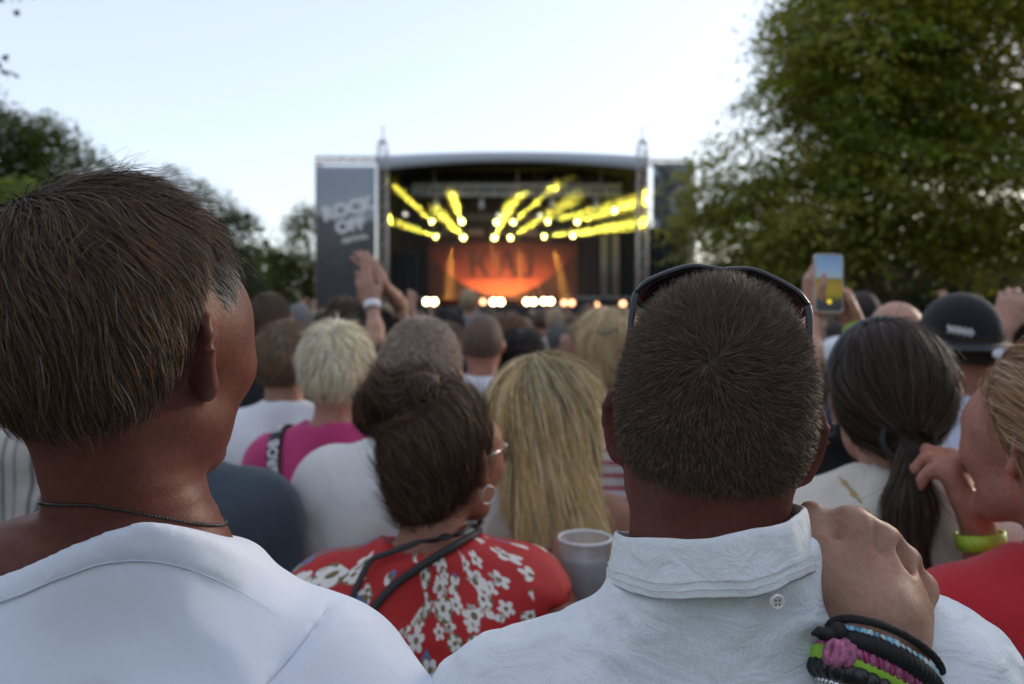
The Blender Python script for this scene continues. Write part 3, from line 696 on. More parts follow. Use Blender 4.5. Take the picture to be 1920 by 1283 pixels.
    for s_ in (-1, 1):
        mb = MB(); ring = [(.070, .019), (.058, .026), (.030, .0275), (.012, .0235), (.008, .010), (.012, -.003), (.021, -.0155), (.040, -.0195), (.059, -.014), (.0685, .002)]
        for sy in (0, .0018): mb.v += [tuple(q(s_ * x, wrap(x) + sy, z)) for x, z in ring]
        n = len(ring); mb.f = [tuple(range(n)), tuple(range(2 * n - 1, n - 1, -1))] + [(i, (i + 1) % n, n + (i + 1) % n, n + i) for i in range(n)]
        mb.build('lens', lens, g)
        mb = MB(); tp = [q(s_ * .072, wrap(.072), .019), q(s_ * .0735, wrap(.072) - .012, .018), q(s_ * .0735, -.07, .010), q(s_ * .072, -.11, .002), q(s_ * .069, -.135, -.012)]
        mb.tube(crv(tp, 30), list(np.linspace(.0035, .0026, 30)), 8); mb.build('temple_arm', blk, g, True)

def bracelets():
    g = np.random.default_rng(5)
    def ring(l, r_, f, n=72, D=.562, dep=.046):
        L, Rr, Fm = P(l[0] - 6, l[1], D), P(r_[0] + 12, r_[1], D), P(*f, D - dep); c = (L + Rr) / 2; u = (Rr - L) / 2; v = Fm - c
        return [c + u * math.cos(t) + v * math.sin(t) for t in np.linspace(0, 2 * math.pi, n, endpoint=False)], c
    def start(label, c): e = empty('bracelet', c, label=label, cat='bracelet'); return e, np.array(c)
    BK = plain('cord_black', (.010, .010, .011), .75, 0, .3, 300); PK = plain('cord_pink', (.42, .13, .24), .8, 0, .55, 260); PK2 = plain('cord_magenta', (.30, .015, .11), .8); LM_ = plain('ribbon_lime', (.33, .62, .06), .7); SV = plain('beads_silver', (.6, .6, .62), .25, .9); BB = plain('beads_black', (.012, .012, .014), .3)
    def braid(mb, path, r, n=3, twist=26, w=.55):
        path = np.array(path); N = len(path); c = path.mean(0)
        for k in range(n):
            pts = []
            for i in range(N * 4):
                f = i / 4; a, b_ = path[int(f) % N], path[(int(f) + 1) % N]; p = a + (b_ - a) * (f % 1); t = unit(b_ - a); o = unit(p - c); o = unit(o - t * (o @ t)); w_ = np.cross(t, o); an = 2 * math.pi * (i / (N * 4) * twist + k / n); pts.append(p + r * w * (math.cos(an) * o + math.sin(an) * w_))
            mb.tube(pts, r * .62, 6, True)
    def bead(mb, p, r):
        n, m = 8, 6; mb.lathe([(r * math.sin(math.pi * j / m), -r * math.cos(math.pi * j / m)) for j in range(m + 1)], p, n)
    # thin black cord with a loose knotted end
    path, c = ring((1560, 1190), (1754, 1262), (1652, 1172)); e, b0 = start('thin black braided cord bracelet with a loose knotted end, highest on the wrist', c); mb = MB(); braid(mb, [p - b0 for p in path], .0026, 3, 40); mb.build('cord', BK, e, True)
    k0 = P(1572, 1183, .522); mb = MB(); bead(mb, k0 - b0, .006); bead(mb, k0 - b0 + np.array((-.005, 0, -.002)), .005)
    mb.tube([k0 - b0, P(1550, 1190, .520) - b0, P(1535, 1184, .520) - b0, P(1521, 1190, .520) - b0], [.004, .0042, .0034, .0008], 6); mb.tube([k0 - b0, P(1556, 1196, .527) - b0, P(1540, 1194, .525) - b0, P(1527, 1189, .523) - b0], [.003, .0034, .0026, .0006], 6); mb.build('knot', BK, e, True)
    # small pale blue beads
    path, c = ring((1560, 1206), (1750, 1283), (1648, 1194), 58); e, b0 = start('bracelet of small pale blue and clear beads', c); cs = [plain('bead_%d' % k, q, .15, 0, .1) for k, q in enumerate(((.22, .52, .66), (.45, .62, .68), (.08, .30, .42), (.62, .64, .62)))]
    ms = []
    for k, q in enumerate(cs): mb = MB(); bead(mb, (0, 0, 0), .0030); ms.append(mesh_from('bead', mb.v, mb.f)); ms[-1].materials.append(q)
    for i, p in enumerate(path): o = obj('bead', ms[int(g.choice(4, p=[.4, .3, .15, .15]))], None, e, p - b0); o.scale = (g.uniform(.75, 1.15),) * 3
    # thick black braid
    path, c = ring((1556, 1218), (1744, 1300), (1645, 1212)); e, b0 = start('thick black braided bracelet below the blue beads', c); mb = MB(); braid(mb, [p - b0 for p in path], .0062, 3, 22); mb.build('braid', BK, e, True)
    # pink rope with a knot
    path, c = ring((1544, 1232), (1732, 1322), (1630, 1232)); e, b0 = start('pink and magenta rope bracelet with a thick knot', c); mb = MB(); braid(mb, [p - b0 for p in path], .0050, 2, 30); mb.build('rope', PK, e, True); mb = MB(); braid(mb, [p - b0 for p in path], .0051, 1, 30); mb.build('magenta_strand', PK2, e, True)
    mb = MB()
    for i in range(4):
        k0 = P(1560 + i * 10, 1222 + (i % 2) * 4, .515) - b0; mb.tube([k0 + np.array((.0035 * math.cos(t), .004 * math.sin(t) * .5, .0058 * math.sin(t + .8))) for t in np.linspace(0, 2 * math.pi, 14, endpoint=False)], .0030, 6, True)
    mb.build('knot', PK, e, True)
    # black bead bracelet, lime ribbon, silver beads
    path, c = ring((1536, 1262), (1722, 1352), (1618, 1272), 34); e, b0 = start('bracelet of large round black beads', c); mb = MB(); bead(mb, (0, 0, 0), .0082); me = mesh_from('bead', mb.v, mb.f); me.materials.append(BB)
    for p in path: obj('bead', me, None, e, p - b0)
    path, c = ring((1534, 1246), (1738, 1338), (1622, 1250)); e, b0 = start('lime green ribbon bracelet between the black ones', c); V = []; F = []; N = len(path)
    for i, p in enumerate(path): o_ = unit(p - c); V += [p - b0 + o_ * .002 + np.array((0, 0, .007)), p - b0 + o_ * .004, p - b0 + o_ * .002 - np.array((0, 0, .007))]
    for i in range(N):
        for j in range(2): F.append((i * 3 + j, i * 3 + j + 1, ((i + 1) % N) * 3 + j + 1, ((i + 1) % N) * 3 + j))
    o = obj('ribbon', mesh_from('ribbon', V, F), LM_, e); md = o.modifiers.new('th', 'SOLIDIFY'); md.thickness = .0012
    path, c = ring((1536, 1284), (1718, 1374), (1612, 1300), 60); e, b0 = start('bracelet of tiny silver beads, lowest on the wrist', c); mb = MB(); bead(mb, (0, 0, 0), .0034); me = mesh_from('bead', mb.v, mb.f); me.materials.append(SV)
    for p in path: obj('bead', me, None, e, p - b0)
# ------------------------------------------------------------------ ground
def ground():
    m, nt, b = nodemat('trodden_grass')
    n = noise(nt, .5, 6, .6, coord(nt)); n2 = noise(nt, 9, 4, .6, coord(nt))
    a = ramp(nt, n.outputs['Fac'], [(.35, (.045, .065, .02)), (.55, (.09, .08, .045)), (.7, (.13, .10, .065))])
    link(nt, a, b.inputs['Base Color']); b.inputs['Roughness'].default_value = .95; bump(nt, b, n2.outputs['Fac'], .6, .05)
    k = 40; xs = np.linspace(-400, 400, k); V = [(x, y, 0) for y in np.linspace(-200, 900, k) for x in xs]
    F = [(j * k + i, j * k + i + 1, (j + 1) * k + i + 1, (j + 1) * k + i) for j in range(k - 1) for i in range(k - 1)]
    tag(obj('ground', mesh_from('ground', V, F, False), m), kind='structure')
# ------------------------------------------------------------------ trees
def leafmat(name, c, tr=.5):
    m, nt, b = nodemat(name)
    at = nt.nodes.new('ShaderNodeAttribute'); at.attribute_name = 'Col'
    link(nt, at.outputs['Color'], b.inputs['Base Color']); b.inputs['Roughness'].default_value = .5; b.inputs['Specular IOR Level'].default_value = .3
    t = nt.nodes.new('ShaderNodeBsdfTranslucent'); mx = nt.nodes.new('ShaderNodeMixShader'); mx.inputs[0].default_value = tr
    g = nt.nodes.new('ShaderNodeMixRGB'); g.blend_type = 'MULTIPLY'; g.inputs[0].default_value = 1; g.inputs[2].default_value = (1.25, 1.15, .5, 1)
    link(nt, at.outputs['Color'], g.inputs[1]); link(nt, g.outputs[0], t.inputs['Color'])
    link(nt, b.outputs[0], mx.inputs[1]); link(nt, t.outputs[0], mx.inputs[2]); link(nt, mx.outputs[0], nt.nodes['Material Output'].inputs['Surface'])
    return m
LEAF = leafmat('leaf', None)
BARK = plain('bark_grey', (.16, .14, .12), .9, 0, .4, 12)
BARKD = plain('bark_dark', (.07, .055, .045), .9, 0, .4, 12)
def leaves(C, Nrm, size, cols, g):
    n = len(C); t = unit(g.normal(0, 1, (n, 3))); t = unit(t - Nrm * (t * Nrm).sum(1, keepdims=True)); s_ = np.cross(Nrm, t)
    L = (size * g.uniform(.6, 1.25, n))[:, None]
    V = np.stack([C - t * L * .5, C + s_ * L * .30 - t * L * .05 - Nrm * L * .06, C + t * L * .5 - Nrm * L * .10, C - s_ * L * .30 - t * L * .05 - Nrm * L * .06], 1).reshape(-1, 3)
    return V, np.arange(n * 4).reshape(-1, 4), np.repeat(cols, 4, 0)
def tree(label, base, trunk_h, blobs, n_sprays, per, size, colr, seed, spray=(.55, .09), bark=None, limbs=26, keep=None, trunk_r=.3, droop=.3, group=None, shell=.45, name='tree', per_limb_r=.05):
    """blobs: (centre, radii) ellipsoids that bound the crown; sprays are flat drooping fans of leaves"""
    g = np.random.default_rng(seed); root = empty(name, base, label=label, cat='tree', group=group); b0 = np.array(base, float)
    vol = np.array([np.prod(r_) for c, r_ in blobs]) ** .8; pk = g.choice(len(blobs), n_sprays * 3, p=vol / vol.sum())
    dirs = unit(g.normal(0, 1, (n_sprays * 3, 3))); rad = (shell + (1 - shell) * g.random(n_sprays * 3)) ** .6
    Cn = np.array([blobs[k][0] for k in pk]); Rr = np.array([blobs[k][1] for k in pk]); S0 = Cn + dirs * Rr * rad[:, None]
    lump = vnoise(*(S0 * .9).T, seed); S0 = S0[(lump > -.45) & (S0[:, 2] > .6)]
    if keep is not None: S0 = S0[keep(S0)]
    S0 = S0[:n_sprays]; n = len(S0)
    out = unit(S0 - np.mean([c for c, r_ in blobs], 0)); out[:, 2] *= .3; out = unit(out + g.normal(0, .25, (n, 3)))
    up = unit(np.array([0, 0, 1.]) + out * droop + g.normal(0, .16, (n, 3))); ax1 = unit(out - up * (out * up).sum(1, keepdims=True)); ax2 = np.cross(up, ax1)
    u = g.normal(0, .5, (n, per, 1)) * spray[0] * 1.25; v = g.normal(0, .5, (n, per, 1)) * spray[0] * .75; w_ = g.normal(0, 1, (n, per, 1)) * spray[1]
    C = S0[:, None] + ax1[:, None] * u + ax2[:, None] * v + up[:, None] * (w_ - .22 * u * u / spray[0]); C = C.reshape(-1, 3)
    N = unit(np.repeat(up, per, 0) + g.normal(0, .38, (n * per, 3)))
    base_c = np.array(colr)[None] * np.repeat(g.uniform(.65, 1.35, (n, 1)) * g.uniform([.85, 1, .8], [1.25, 1, 1.2], (n, 3)), per, 0) * g.uniform(.8, 1.2, (n * per, 1))
    V, Q, K = leaves(C, N, size, base_c, g)
    crown = obj('crown', mesh_from('crown', V - b0, Q, False, K), LEAF, root)
    mb = MB(); top = np.array(max(blobs, key=lambda q: q[0][2])[0]); pth = [b0 + (top - b0) * t * np.array((1, 1, 1)) + np.array((g.normal(0, .08), g.normal(0, .08), 0)) * (t > 0) for t in np.linspace(0, 1, 8)]
    mb.tube([p - b0 for p in pth], [trunk_r * (1.25 if i == 0 else 1 - .11 * i) for i in range(8)], 10); mb.build('trunk', bark or BARK, root, True)
    mb = MB()
    for k in g.choice(n, min(limbs, n), replace=False):
        e = S0[k]; t = np.clip((e[2] - b0[2]) / max(top[2] - b0[2], .1) - .25, .25, .9); s0 = b0 + (top - b0) * t; mid = (s0 + e) / 2 + np.array((g.normal(0, .3), g.normal(0, .3), .35))
        q = [s0 * (1 - a) ** 2 + 2 * mid * a * (1 - a) + e * a * a for a in np.linspace(0, 1, 7)]
        mb.tube([p - b0 for p in q], list(np.linspace(per_limb_r, per_limb_r * .25, 7)), 5)
    mb.build('branches', bark or BARK, root, True)
    return root
def trees():
    # the big tree on the right
    Y = 13.0; c = lambda px, py, dy=0: P(px, py, Y + dy)
    bl = [(c(1760, 60), (2.7, 2.6, 2.0)), (c(1610, 150, -.5), (1.7, 2.0, 1.5)), (c(1480, 320), (1.45, 1.7, .95)), (c(1620, 390, -1), (2.5, 2.0, 1.05)), (c(1860, 340, -1), (2.3, 2.2, 1.6)), (c(1540, 50, 1), (.9, 1.4, 1.2)), (c(1385, 400, .6), (.95, 1.1, .62)), (c(1930, 100), (2.4, 2.4, 2.4)), (c(1375, 300, .4), (.85, 1.0, .60)), (c(1330, 400, .5), (.55, .8, .65)), (c(1450, 470, -.4), (1.3, 1.2, .45))]
    tree('large beech tree with layered sprays of leaves on the right', (P(1690, 590, Y)[0], Y, 0), 5, bl, 1350, 100, .105, (.190, .215, .034), 11, (.66, .055), BARK, 46, trunk_r=.30, droop=.42, shell=.35, per_limb_r=.042)
    bg_ = [(P(1880, 470, 24), (3.6, 3, 2.4)), (P(1700, 500, 26), (3.4, 3, 2.0)), (P(1540, 500, 28), (2.6, 3, 1.9)), (P(1400, 470, 34), (2.6, 3, 2.6)), (P(1480, 520, 22), (2.2, 2, 1.5)), (P(1800, 530, 20), (2.4, 2, 1.3))]
    for i, (cc, rr) in enumerate(bg_):
        tree(['dark leafy tree far right under the large beech', 'dark leafy tree behind the trunk of the large beech', 'dark leafy tree behind the raised phone', 'dark leafy tree beside the right wing of the stage', 'low dark bushy tree left of the raised phone', 'low dark bushy tree behind the black cap'][i], (cc[0], cc[1], 0), 3, [(cc, rr), (cc + np.array((.6, 0, -1.4)), (rr[0] * .9, rr[1], rr[2] * .7))], 240, 36, .22, (.045, .062, .016), 40 + i, (.8, .16), BARKD, 10, trunk_r=.22, group='dark trees behind the crowd on the right')
    # left side
    Y = 20.0; c = lambda px, py, dy=0: P(px, py, Y + dy)
    tree('tall dark green tree at the far left edge', (P(20, 590, Y)[0], Y, 0), 4, [(c(70, 310), (1.4, 1.7, 1.25)), (c(-20, 290), (1.8, 2, 1.3)), (c(90, 420), (1.5, 1.8, 1.3)), (c(0, 520), (2.2, 1.8, 1.1))], 480, 60, .145, (.050, .080, .022), 21, (.6, .14), BARKD, 18, trunk_r=.24)
    Y = 11.0
    tree('pale green young tree at the left edge behind the man in the t-shirt', (P(40, 590, Y)[0], Y, 0), 3, [(c(70, 420), (.85, .9, .62)), (c(-40, 470), (1.1, .9, .9))], 130, 80, .085, (.105, .150, .030), 22, (.45, .09), BARK, 12, trunk_r=.10)
    Y = 30.0; c = lambda px, py, dy=0: P(px, py, Y + dy)
    tree('dark rounded tree rising behind the head of the man in the t-shirt', (P(370, 590, Y)[0], Y, 0), 4, [(c(330, 370), (1.2, 1.5, 1.1)), (c(390, 440), (1.65, 1.8, 1.7)), (c(420, 540), (1.3, 1.8, 1.7)), (c(260, 500), (2.2, 1.8, 2.4))], 430, 55, .18, (.036, .056, .020), 23, (.62, .16), BARKD, 14, trunk_r=.26)
    Y = 38.0; c = lambda px, py, dy=0: P(px, py, Y + dy)
    tree('loose yellow green tree beside the left banner of the stage', (P(565, 590, Y)[0], Y, 0), 4, [(c(580, 440), (1.0, 1.6, 1.7)), (c(560, 530), (1.5, 1.8, 1.7)), (c(520, 500), (.6, 1.5, .9)), (c(620, 560), (1.4, 1.6, 1.7))], 270, 55, .19, (.080, .100, .028), 24, (.7, .18), BARKD, 14, trunk_r=.2)
    Y = 46.0; c = lambda px, py, dy=0: P(px, py, Y + dy)
    tree('hazy low tree between the rounded tree and the stage', (P(480, 590, Y)[0], Y, 0), 3, [(c(490, 570), (2.2, 2, 1.7)), (c(460, 540), (1.0, 2, 2.4))], 170, 50, .22, (.060, .080, .026), 25, (.8, .2), BARKD, 8, trunk_r=.2)
    # added unseen trees behind and beside the viewer, blocking sky light and low sun
    for i, (x, y, z, r_) in enumerate(((-8.5, -9, 4.9, 4.2), (.5, -19, 5.2, 4.6), (9.5, -9, 4.9, 4.4), (13.5, 2, 4.8, 4.0), (-12.5, 2.5, 4.8, 3.6))):
        c = np.array((x, y, z)); tree(['broad park tree behind the crowd on the left', 'broad park tree right behind the viewer', 'broad park tree behind the crowd on the right', 'broad park tree beside the crowd on the right', 'broad park tree beside the crowd on the left'][i], (x, y, 0), 4, [(c, (r_, r_, 3.2)), (c + np.array((.8, .4, -2.2)), (r_ * .9, r_ * .9, 1.8))], 300, 22, .5, (.05, .07, .02), 70 + i, (1.0, .2), BARKD, 14, trunk_r=.3)
    # far park trees to both sides
    for i, (x, y, r_) in enumerate(((-24, 30, 4.5), (-31, 42, 5), (-19, 50, 4.5), (22, 26, 4.5), (29, 36, 5), (18, 44, 5), (36, 20, 5))):
        c = np.array((x, y, 5.0)); tree('far park tree on the %s, %s' % (('left', ['nearest the crowd', 'leftmost', 'behind the low hazy tree'][i]) if i < 3 else ('right', ['nearest the crowd', 'behind the beech', 'behind the right wing', 'rightmost'][i - 3])), (x, y, 0), 4, [(c, (r_, r_, 3.4)), (c + np.array((.8, .4, -2.4)), (r_ * .9, r_ * .9, 2.0))], 240, 20, .55, (.045, .06, .02), 90 + i, (1.1, .3), BARKD, 8, trunk_r=.3)
    # twigs hanging into the top left corner
    g = np.random.default_rng(3); Y = 6.0
    for i, (px, py, nm) in enumerate(((12, -6, 'dark leafy twig hanging in the top left corner'), (-6, 128, 'dark leafy twig reaching in at the upper left edge'))):
        root = empty('branch', P(px - 260, py - 240, Y), label=nm, cat='branch', group=None); b0 = np.array(root.location)
        pth = [P(px - 260 + 250 * t, py - 240 + 235 * t ** .8, Y) for t in np.linspace(0, 1, 8)]
        mb = MB(); mb.tube([p - b0 for p in pth], list(np.linspace(.02, .003, 8)), 5); mb.build('stem', BARKD, root, True)
        C = np.concatenate([pth[-1] + g.normal(0, 1, (26, 3)) * np.array((.07, .1, .045)), pth[-3] + g.normal(0, 1, (40, 3)) * np.array((.14, .12, .10)), pth[-5] + g.normal(0, 1, (60, 3)) * np.array((.2, .2, .15))])
        V, Q, K = leaves(C, unit(g.normal(0, 1, (len(C), 3)) + np.array((0, 0, 1.))), .075, tint(len(C), (.030, .045, .018), .3), g)
        obj('leaves', mesh_from('leaves', V - b0, Q, False, K), LEAF, root)
# ------------------------------------------------------------------ stage
def textmesh(s, size, bold=0., ext=.0, shear=0., font=None):
    cu = bpy.data.curves.new('text', 'FONT'); cu.body = s; cu.size = size; cu.offset = bold; cu.extrude = ext; cu.shear = shear; cu.align_x = 'CENTER'; cu.align_y = 'CENTER'; cu.resolution_u = 4
    o = bpy.data.objects.new('text', cu); col.objects.link(o); dg = bpy.context.evaluated_depsgraph_get(); me = bpy.data.meshes.new_from_object(o.evaluated_get(dg))
    bpy.data.objects.remove(o); bpy.data.curves.remove(cu); return me
def emis(name, c, s):
    m, nt, b = nodemat(name); b.inputs['Base Color'].default_value = (*c, 1); b.inputs['Emission Color'].default_value = (*c, 1); b.inputs['Emission Strength'].default_value = s; b.inputs['Roughness'].default_value = .2
    return m
def truss_bar(mb, a, b, w, r=.025, bays=None):
    a = np.array(a, float); b = np.array(b, float); t = unit(b - a); L = np.linalg.norm(b - a); u = unit(np.cross(t, (0, 1, 0) if abs(t[1]) < .9 else (1, 0, 0))); v = np.cross(t, u)
    cr = [(u * i + v * j) * w / 2 for i, j in ((-1, -1), (1, -1), (1, 1), (-1, 1))]
    for c_ in cr: mb.tube([a + c_, b + c_], r, 6)
    n = bays or max(2, int(L / w))
    for i in range(n):
        p, q = a + t * L * i / n, a + t * L * (i + 1) / n
        for k in range(4):
            x, y = (cr[k], cr[(k + 1) % 4]) if i % 2 else (cr[(k + 1) % 4], cr[k])
            mb.tube([p + x, q + y], r * .6, 4, caps=False)
            mb.tube([p + x, p + y], r * .6, 4, caps=False)
def drape(name, x0, x1, Y, z0, z1, mat, parent, amp=.10, per=.45, flip=False, dy=None):
    n = int(abs(x1 - x0) / (per / 8)) + 2; mz = 8; V = []; F = []
    for j in range(mz):
        z = z0 + (z1 - z0) * j / (mz - 1)
        for i in range(n):
            x = x0 + (x1 - x0) * i / (n - 1); ph = x / per * 2 * math.pi
            V.append((x + .02 * math.sin(z * 2 + i), Y + amp * math.sin(ph + .4 * math.sin(z * .7)) + .3 * amp * math.sin(ph * 2.3 + z), z))
    for j in range(mz - 1):
        for i in range(n - 1): F.append((j * n + i, j * n + i + 1, (j + 1) * n + i + 1, (j + 1) * n + i))
    if dy: V = [(Y + dy * (v_[1] - Y), v_[0], v_[2]) for v_ in V]
    o = obj(name, mesh_from(name, V, F, True), mat, parent); md = o.modifiers.new('th', 'SOLIDIFY'); md.thickness = .012; return o
def stage():
    Y0 = 30.0; pz = lambda py, Y=Y0: CAMZ - (py - HOR) / F_PX * Y; pX = lambda px, Y=Y0: (px - 960) / F_PX * Y
    root = empty('stage', (0, Y0, 0), label='open air festival stage with black drapes, roof and lit backdrop', cat='stage'); o0 = Vector((0, Y0, 0))
    def fix(o): o.location = (0, -Y0, 0); return o
    BLK = cloth('stage_drape_black', (.012, .012, .014), .2, 40, fold=.2, fscale=2); ALU = plain('truss_aluminium', (.62, .61, .60), .45, .4, .15, 8); ALUD = plain('truss_weathered', (.50, .44, .38), .45, .6, .2, 8)
    DECK = plain('stage_deck', (.03, .028, .027), .5, 0, .3, 3); SKIRT = cloth('stage_skirt', (.020, .018, .018), .2, 30)
    xl, xr = pX(718), pX(1204); zd = pz(574); zr_ = pz(297)
    mb = MB(); mb.box((0, Y0 + 4.3, zd - .1), (11.0, 8.6, .2)); fix(mb.build('deck', DECK, root))
    fix(drape('skirt', -5.5, 5.5, Y0 - .03, .02, zd - .21, SKIRT, root, .05, .4))
    for x, nm in ((xl, 'left'), (xr, 'right')):
        mb = MB(); truss_bar(mb, (x, Y0, 0), (x, Y0, zr_), .36, .03); t = fix(mb.build('tower', ALUD, root, True))
        mb = MB(); truss_bar(mb, (x, Y0, zr_), (x, Y0, zr_ + .55), .36, .025); mb.tube([(x, Y0, zr_ + .55), (x, Y0, zr_ + 1.25)], .04, 6); mb.box((x, Y0, zr_ + .62), (.3, .3, .12)); o = mb.build('tower_head', ALU, t, True)
    for x in (xl, xr):
        mb = MB(); truss_bar(mb, (x, Y0 + 8, 0), (x, Y0 + 8, zr_ + .3), .36, .03, 14); fix(mb.build('tower', ALUD, root, True))
    # roof: shallow barrel of pale tarpaulin, dark lining below, pale front edge that dips at the sides
    TARP = cloth('roof_tarpaulin', (.42, .45, .50), .05, 60, fold=.2, fscale=1.5); LIN_ = plain('roof_lining', (.012, .012, .014), .8)
    n = 25; X = np.linspace(xl - .2, xr + .2, n); arch = lambda x: .18 * (1 - (x / 5.2) ** 2)
    for nm, dz, mt in (('roof', 0, TARP), ('roof_lining', -.36, LIN_)):
        V = [(x, Y0 - .15 + 8.6 * j, zr_ + dz + arch(x) * (1 if dz == 0 else 2.0) - .0 + (.25 * j if dz == 0 else 0)) for j in (0, 1) for x in X]
        F = [(i, i + 1, n + i + 1, n + i) for i in range(n - 1)]; o = fix(obj(nm, mesh_from(nm, V, F, True), mt, root)); md = o.modifiers.new('th', 'SOLIDIFY'); md.thickness = .03
    V = [(x, Y0 - .19, zr_ + arch(x) + .03) for x in X] + [(x, Y0 - .17, pz(322) + 1.9 * arch(x)) for x in X]
    F = [(i, n + i, n + i + 1, i + 1) for i in range(n - 1)]; o = fix(obj('valance', mesh_from('valance', V, F, True), TARP, root)); md = o.modifiers.new('th', 'SOLIDIFY'); md.thickness = .012
    # drapes
    fix(drape('back_drape', -5.6, 5.6, Y0 + 7.6, zd, zr_ - .1, BLK, root, .12, .6))
    for x, s_ in ((-5.15, 1), (5.25, -1)):
        V = []; o = drape('side_drape', Y0 + .5, Y0 + 7.5, 0, .0, zr_ - .1, BLK, root, .10, .55)
        me = o.data; co = np.zeros(len(me.vertices) * 3, np.float32); me.vertices.foreach_get('co', co); co = co.reshape(-1, 3); co = np.stack([x + co[:, 1], co[:, 0], co[:, 2]], 1); me.vertices.foreach_set('co', co.ravel()); me.update(); fix(o)
    fix(drape('border_drape', -4.6, 4.7, Y0 + 2.2, pz(352, Y0 + 2.2), zr_ - .12, BLK, root, .06, .5))
    fix(drape('wing_drape', pX(1212), pX(1300), Y0 + .1, .05, pz(425), BLK, root, .07, .4))
    fix(drape('wing_drape', pX(722, 33), pX(790, 33), 33.4, zd, pz(470, 33), BLK, root, .07, .4)); fix(drape('wing_drape', pX(1120, 33.5), pX(1195, 33.5), 33.9, zd, pz(420, 33.5), BLK, root, .07, .4))
    for px in (1133, 1154):
        mb = MB(); truss_bar(mb, (pX(px, 33), 33, zd), (pX(px, 33), 33, pz(440, 33)), .2, .03); fix(mb.build('upright', ALUD, root, True))
    # side wings: frame with mesh banners
    mb = MB(); truss_bar(mb, (pX(592), Y0, pz(300)), (xl, Y0, pz(300)), .22, .022); truss_bar(mb, (pX(596), Y0 + .15, 0), (pX(596), Y0 + .15, pz(304)), .2, .02); fix(mb.build('wing_frame', ALUD, root, True)); mb = MB(); truss_bar(mb, (xr, Y0, pz(305)), (pX(1300), Y0, pz(305)), .22, .022); truss_bar(mb, (pX(1298), Y0 + .1, 0), (pX(1298), Y0 + .1, pz(310)), .22, .022); fix(mb.build('wing_frame', ALUD, root, True))
    # printed banner on the left wing
    bx0, bx1, bz0, bz1 = pX(595), pX(706), .25, pz(313); bn = empty('banner', ((bx0 + bx1) / 2, Y0 - .2, bz0), label='tall grey printed festival banner on the left wing of the stage', cat='banner')
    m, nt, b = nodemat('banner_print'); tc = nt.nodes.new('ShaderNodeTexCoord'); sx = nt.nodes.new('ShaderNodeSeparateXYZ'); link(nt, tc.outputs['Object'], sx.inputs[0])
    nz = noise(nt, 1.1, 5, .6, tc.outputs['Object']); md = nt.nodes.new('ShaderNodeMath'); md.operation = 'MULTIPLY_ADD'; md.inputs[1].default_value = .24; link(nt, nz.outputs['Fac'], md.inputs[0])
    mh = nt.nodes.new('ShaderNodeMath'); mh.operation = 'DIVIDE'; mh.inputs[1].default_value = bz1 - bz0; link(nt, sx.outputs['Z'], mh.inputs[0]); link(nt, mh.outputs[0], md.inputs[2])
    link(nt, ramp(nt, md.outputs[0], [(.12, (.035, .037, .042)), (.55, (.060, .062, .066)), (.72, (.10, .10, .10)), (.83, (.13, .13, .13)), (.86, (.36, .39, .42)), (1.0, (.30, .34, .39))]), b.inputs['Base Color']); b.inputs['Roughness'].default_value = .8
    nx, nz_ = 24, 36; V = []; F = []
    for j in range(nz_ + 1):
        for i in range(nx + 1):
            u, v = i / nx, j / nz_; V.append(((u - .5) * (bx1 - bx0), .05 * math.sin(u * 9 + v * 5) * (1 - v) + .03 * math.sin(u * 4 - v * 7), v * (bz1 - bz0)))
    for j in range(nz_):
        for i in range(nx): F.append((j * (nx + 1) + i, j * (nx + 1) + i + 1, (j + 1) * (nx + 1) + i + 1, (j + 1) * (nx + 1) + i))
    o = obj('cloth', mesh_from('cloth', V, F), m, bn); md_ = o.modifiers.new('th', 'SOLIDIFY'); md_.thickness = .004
    WH = plain('banner_white_print', (.72, .72, .70), .8, 0, .06)
    for s, px, py, sz, rot, bold, nm in (('ROCK', 652, 393, .70, 14, .045, 'ROCK'), ('OFF', 657, 423, .64, 14, .045, 'OFF'), ('FESTIVAL', 666, 448, .25, 13, .012, 'FESTIVAL')):
        me = textmesh(s, sz, bold, .004, .0); o = obj('lettering', me, WH, bn); w_ = P(px, py, Y0 - .28); o.location = w_ - np.array(bn.location); o.rotation_euler = (R(90), R(-rot), 0); o['label'] = 'white lettering reading ' + nm
    # mesh banner on the right wing, half hidden by the tree
    bn = empty('banner', ((pX(1222) + pX(1296)) / 2, Y0 - .2, pz(430)), label='grey and white printed mesh banner on the right wing of the stage', cat='banner')
    m, nt, b = nodemat('banner_mesh_print'); tc = nt.nodes.new('ShaderNodeTexCoord'); nz = noise(nt, .9, 4, .6, tc.outputs['Object'], 1.2); link(nt, ramp(nt, nz.outputs['Fac'], [(.42, (.05, .055, .06)), (.52, (.12, .125, .13)), (.60, (.42, .44, .46))]), b.inputs['Base Color']); b.inputs['Roughness'].default_value = .8
    V = []; F = []; wd = pX(1296) - pX(1222); hh = pz(308) - pz(430)
    for j in range(13):
        for i in range(13): V.append(((i / 12 - .5) * wd, .05 * math.sin(i * .8 + j * .5), j / 12 * hh))
    for j in range(12):
        for i in range(12): F.append((j * 13 + i, j * 13 + i + 1, (j + 1) * 13 + i + 1, (j + 1) * 13 + i))
    o = obj('cloth', mesh_from('cloth', V, F), m, bn); md_ = o.modifiers.new('th', 'SOLIDIFY'); md_.thickness = .004
    # backdrop with the band's name
    YB = Y0 + 7.0; bd = empty('backdrop', (pX(940, YB), YB, zd + .1), label='orange sunset backdrop with the dark letters KAJ at the back of the stage', cat='backdrop'); bo = np.array(bd.location)
    m, nt, b = nodemat('backdrop_print'); tc = nt.nodes.new('ShaderNodeTexCoord'); sx = nt.nodes.new('ShaderNodeSeparateXYZ'); link(nt, tc.outputs['Object'], sx.inputs[0]); H_ = pz(448, YB) - zd - .1
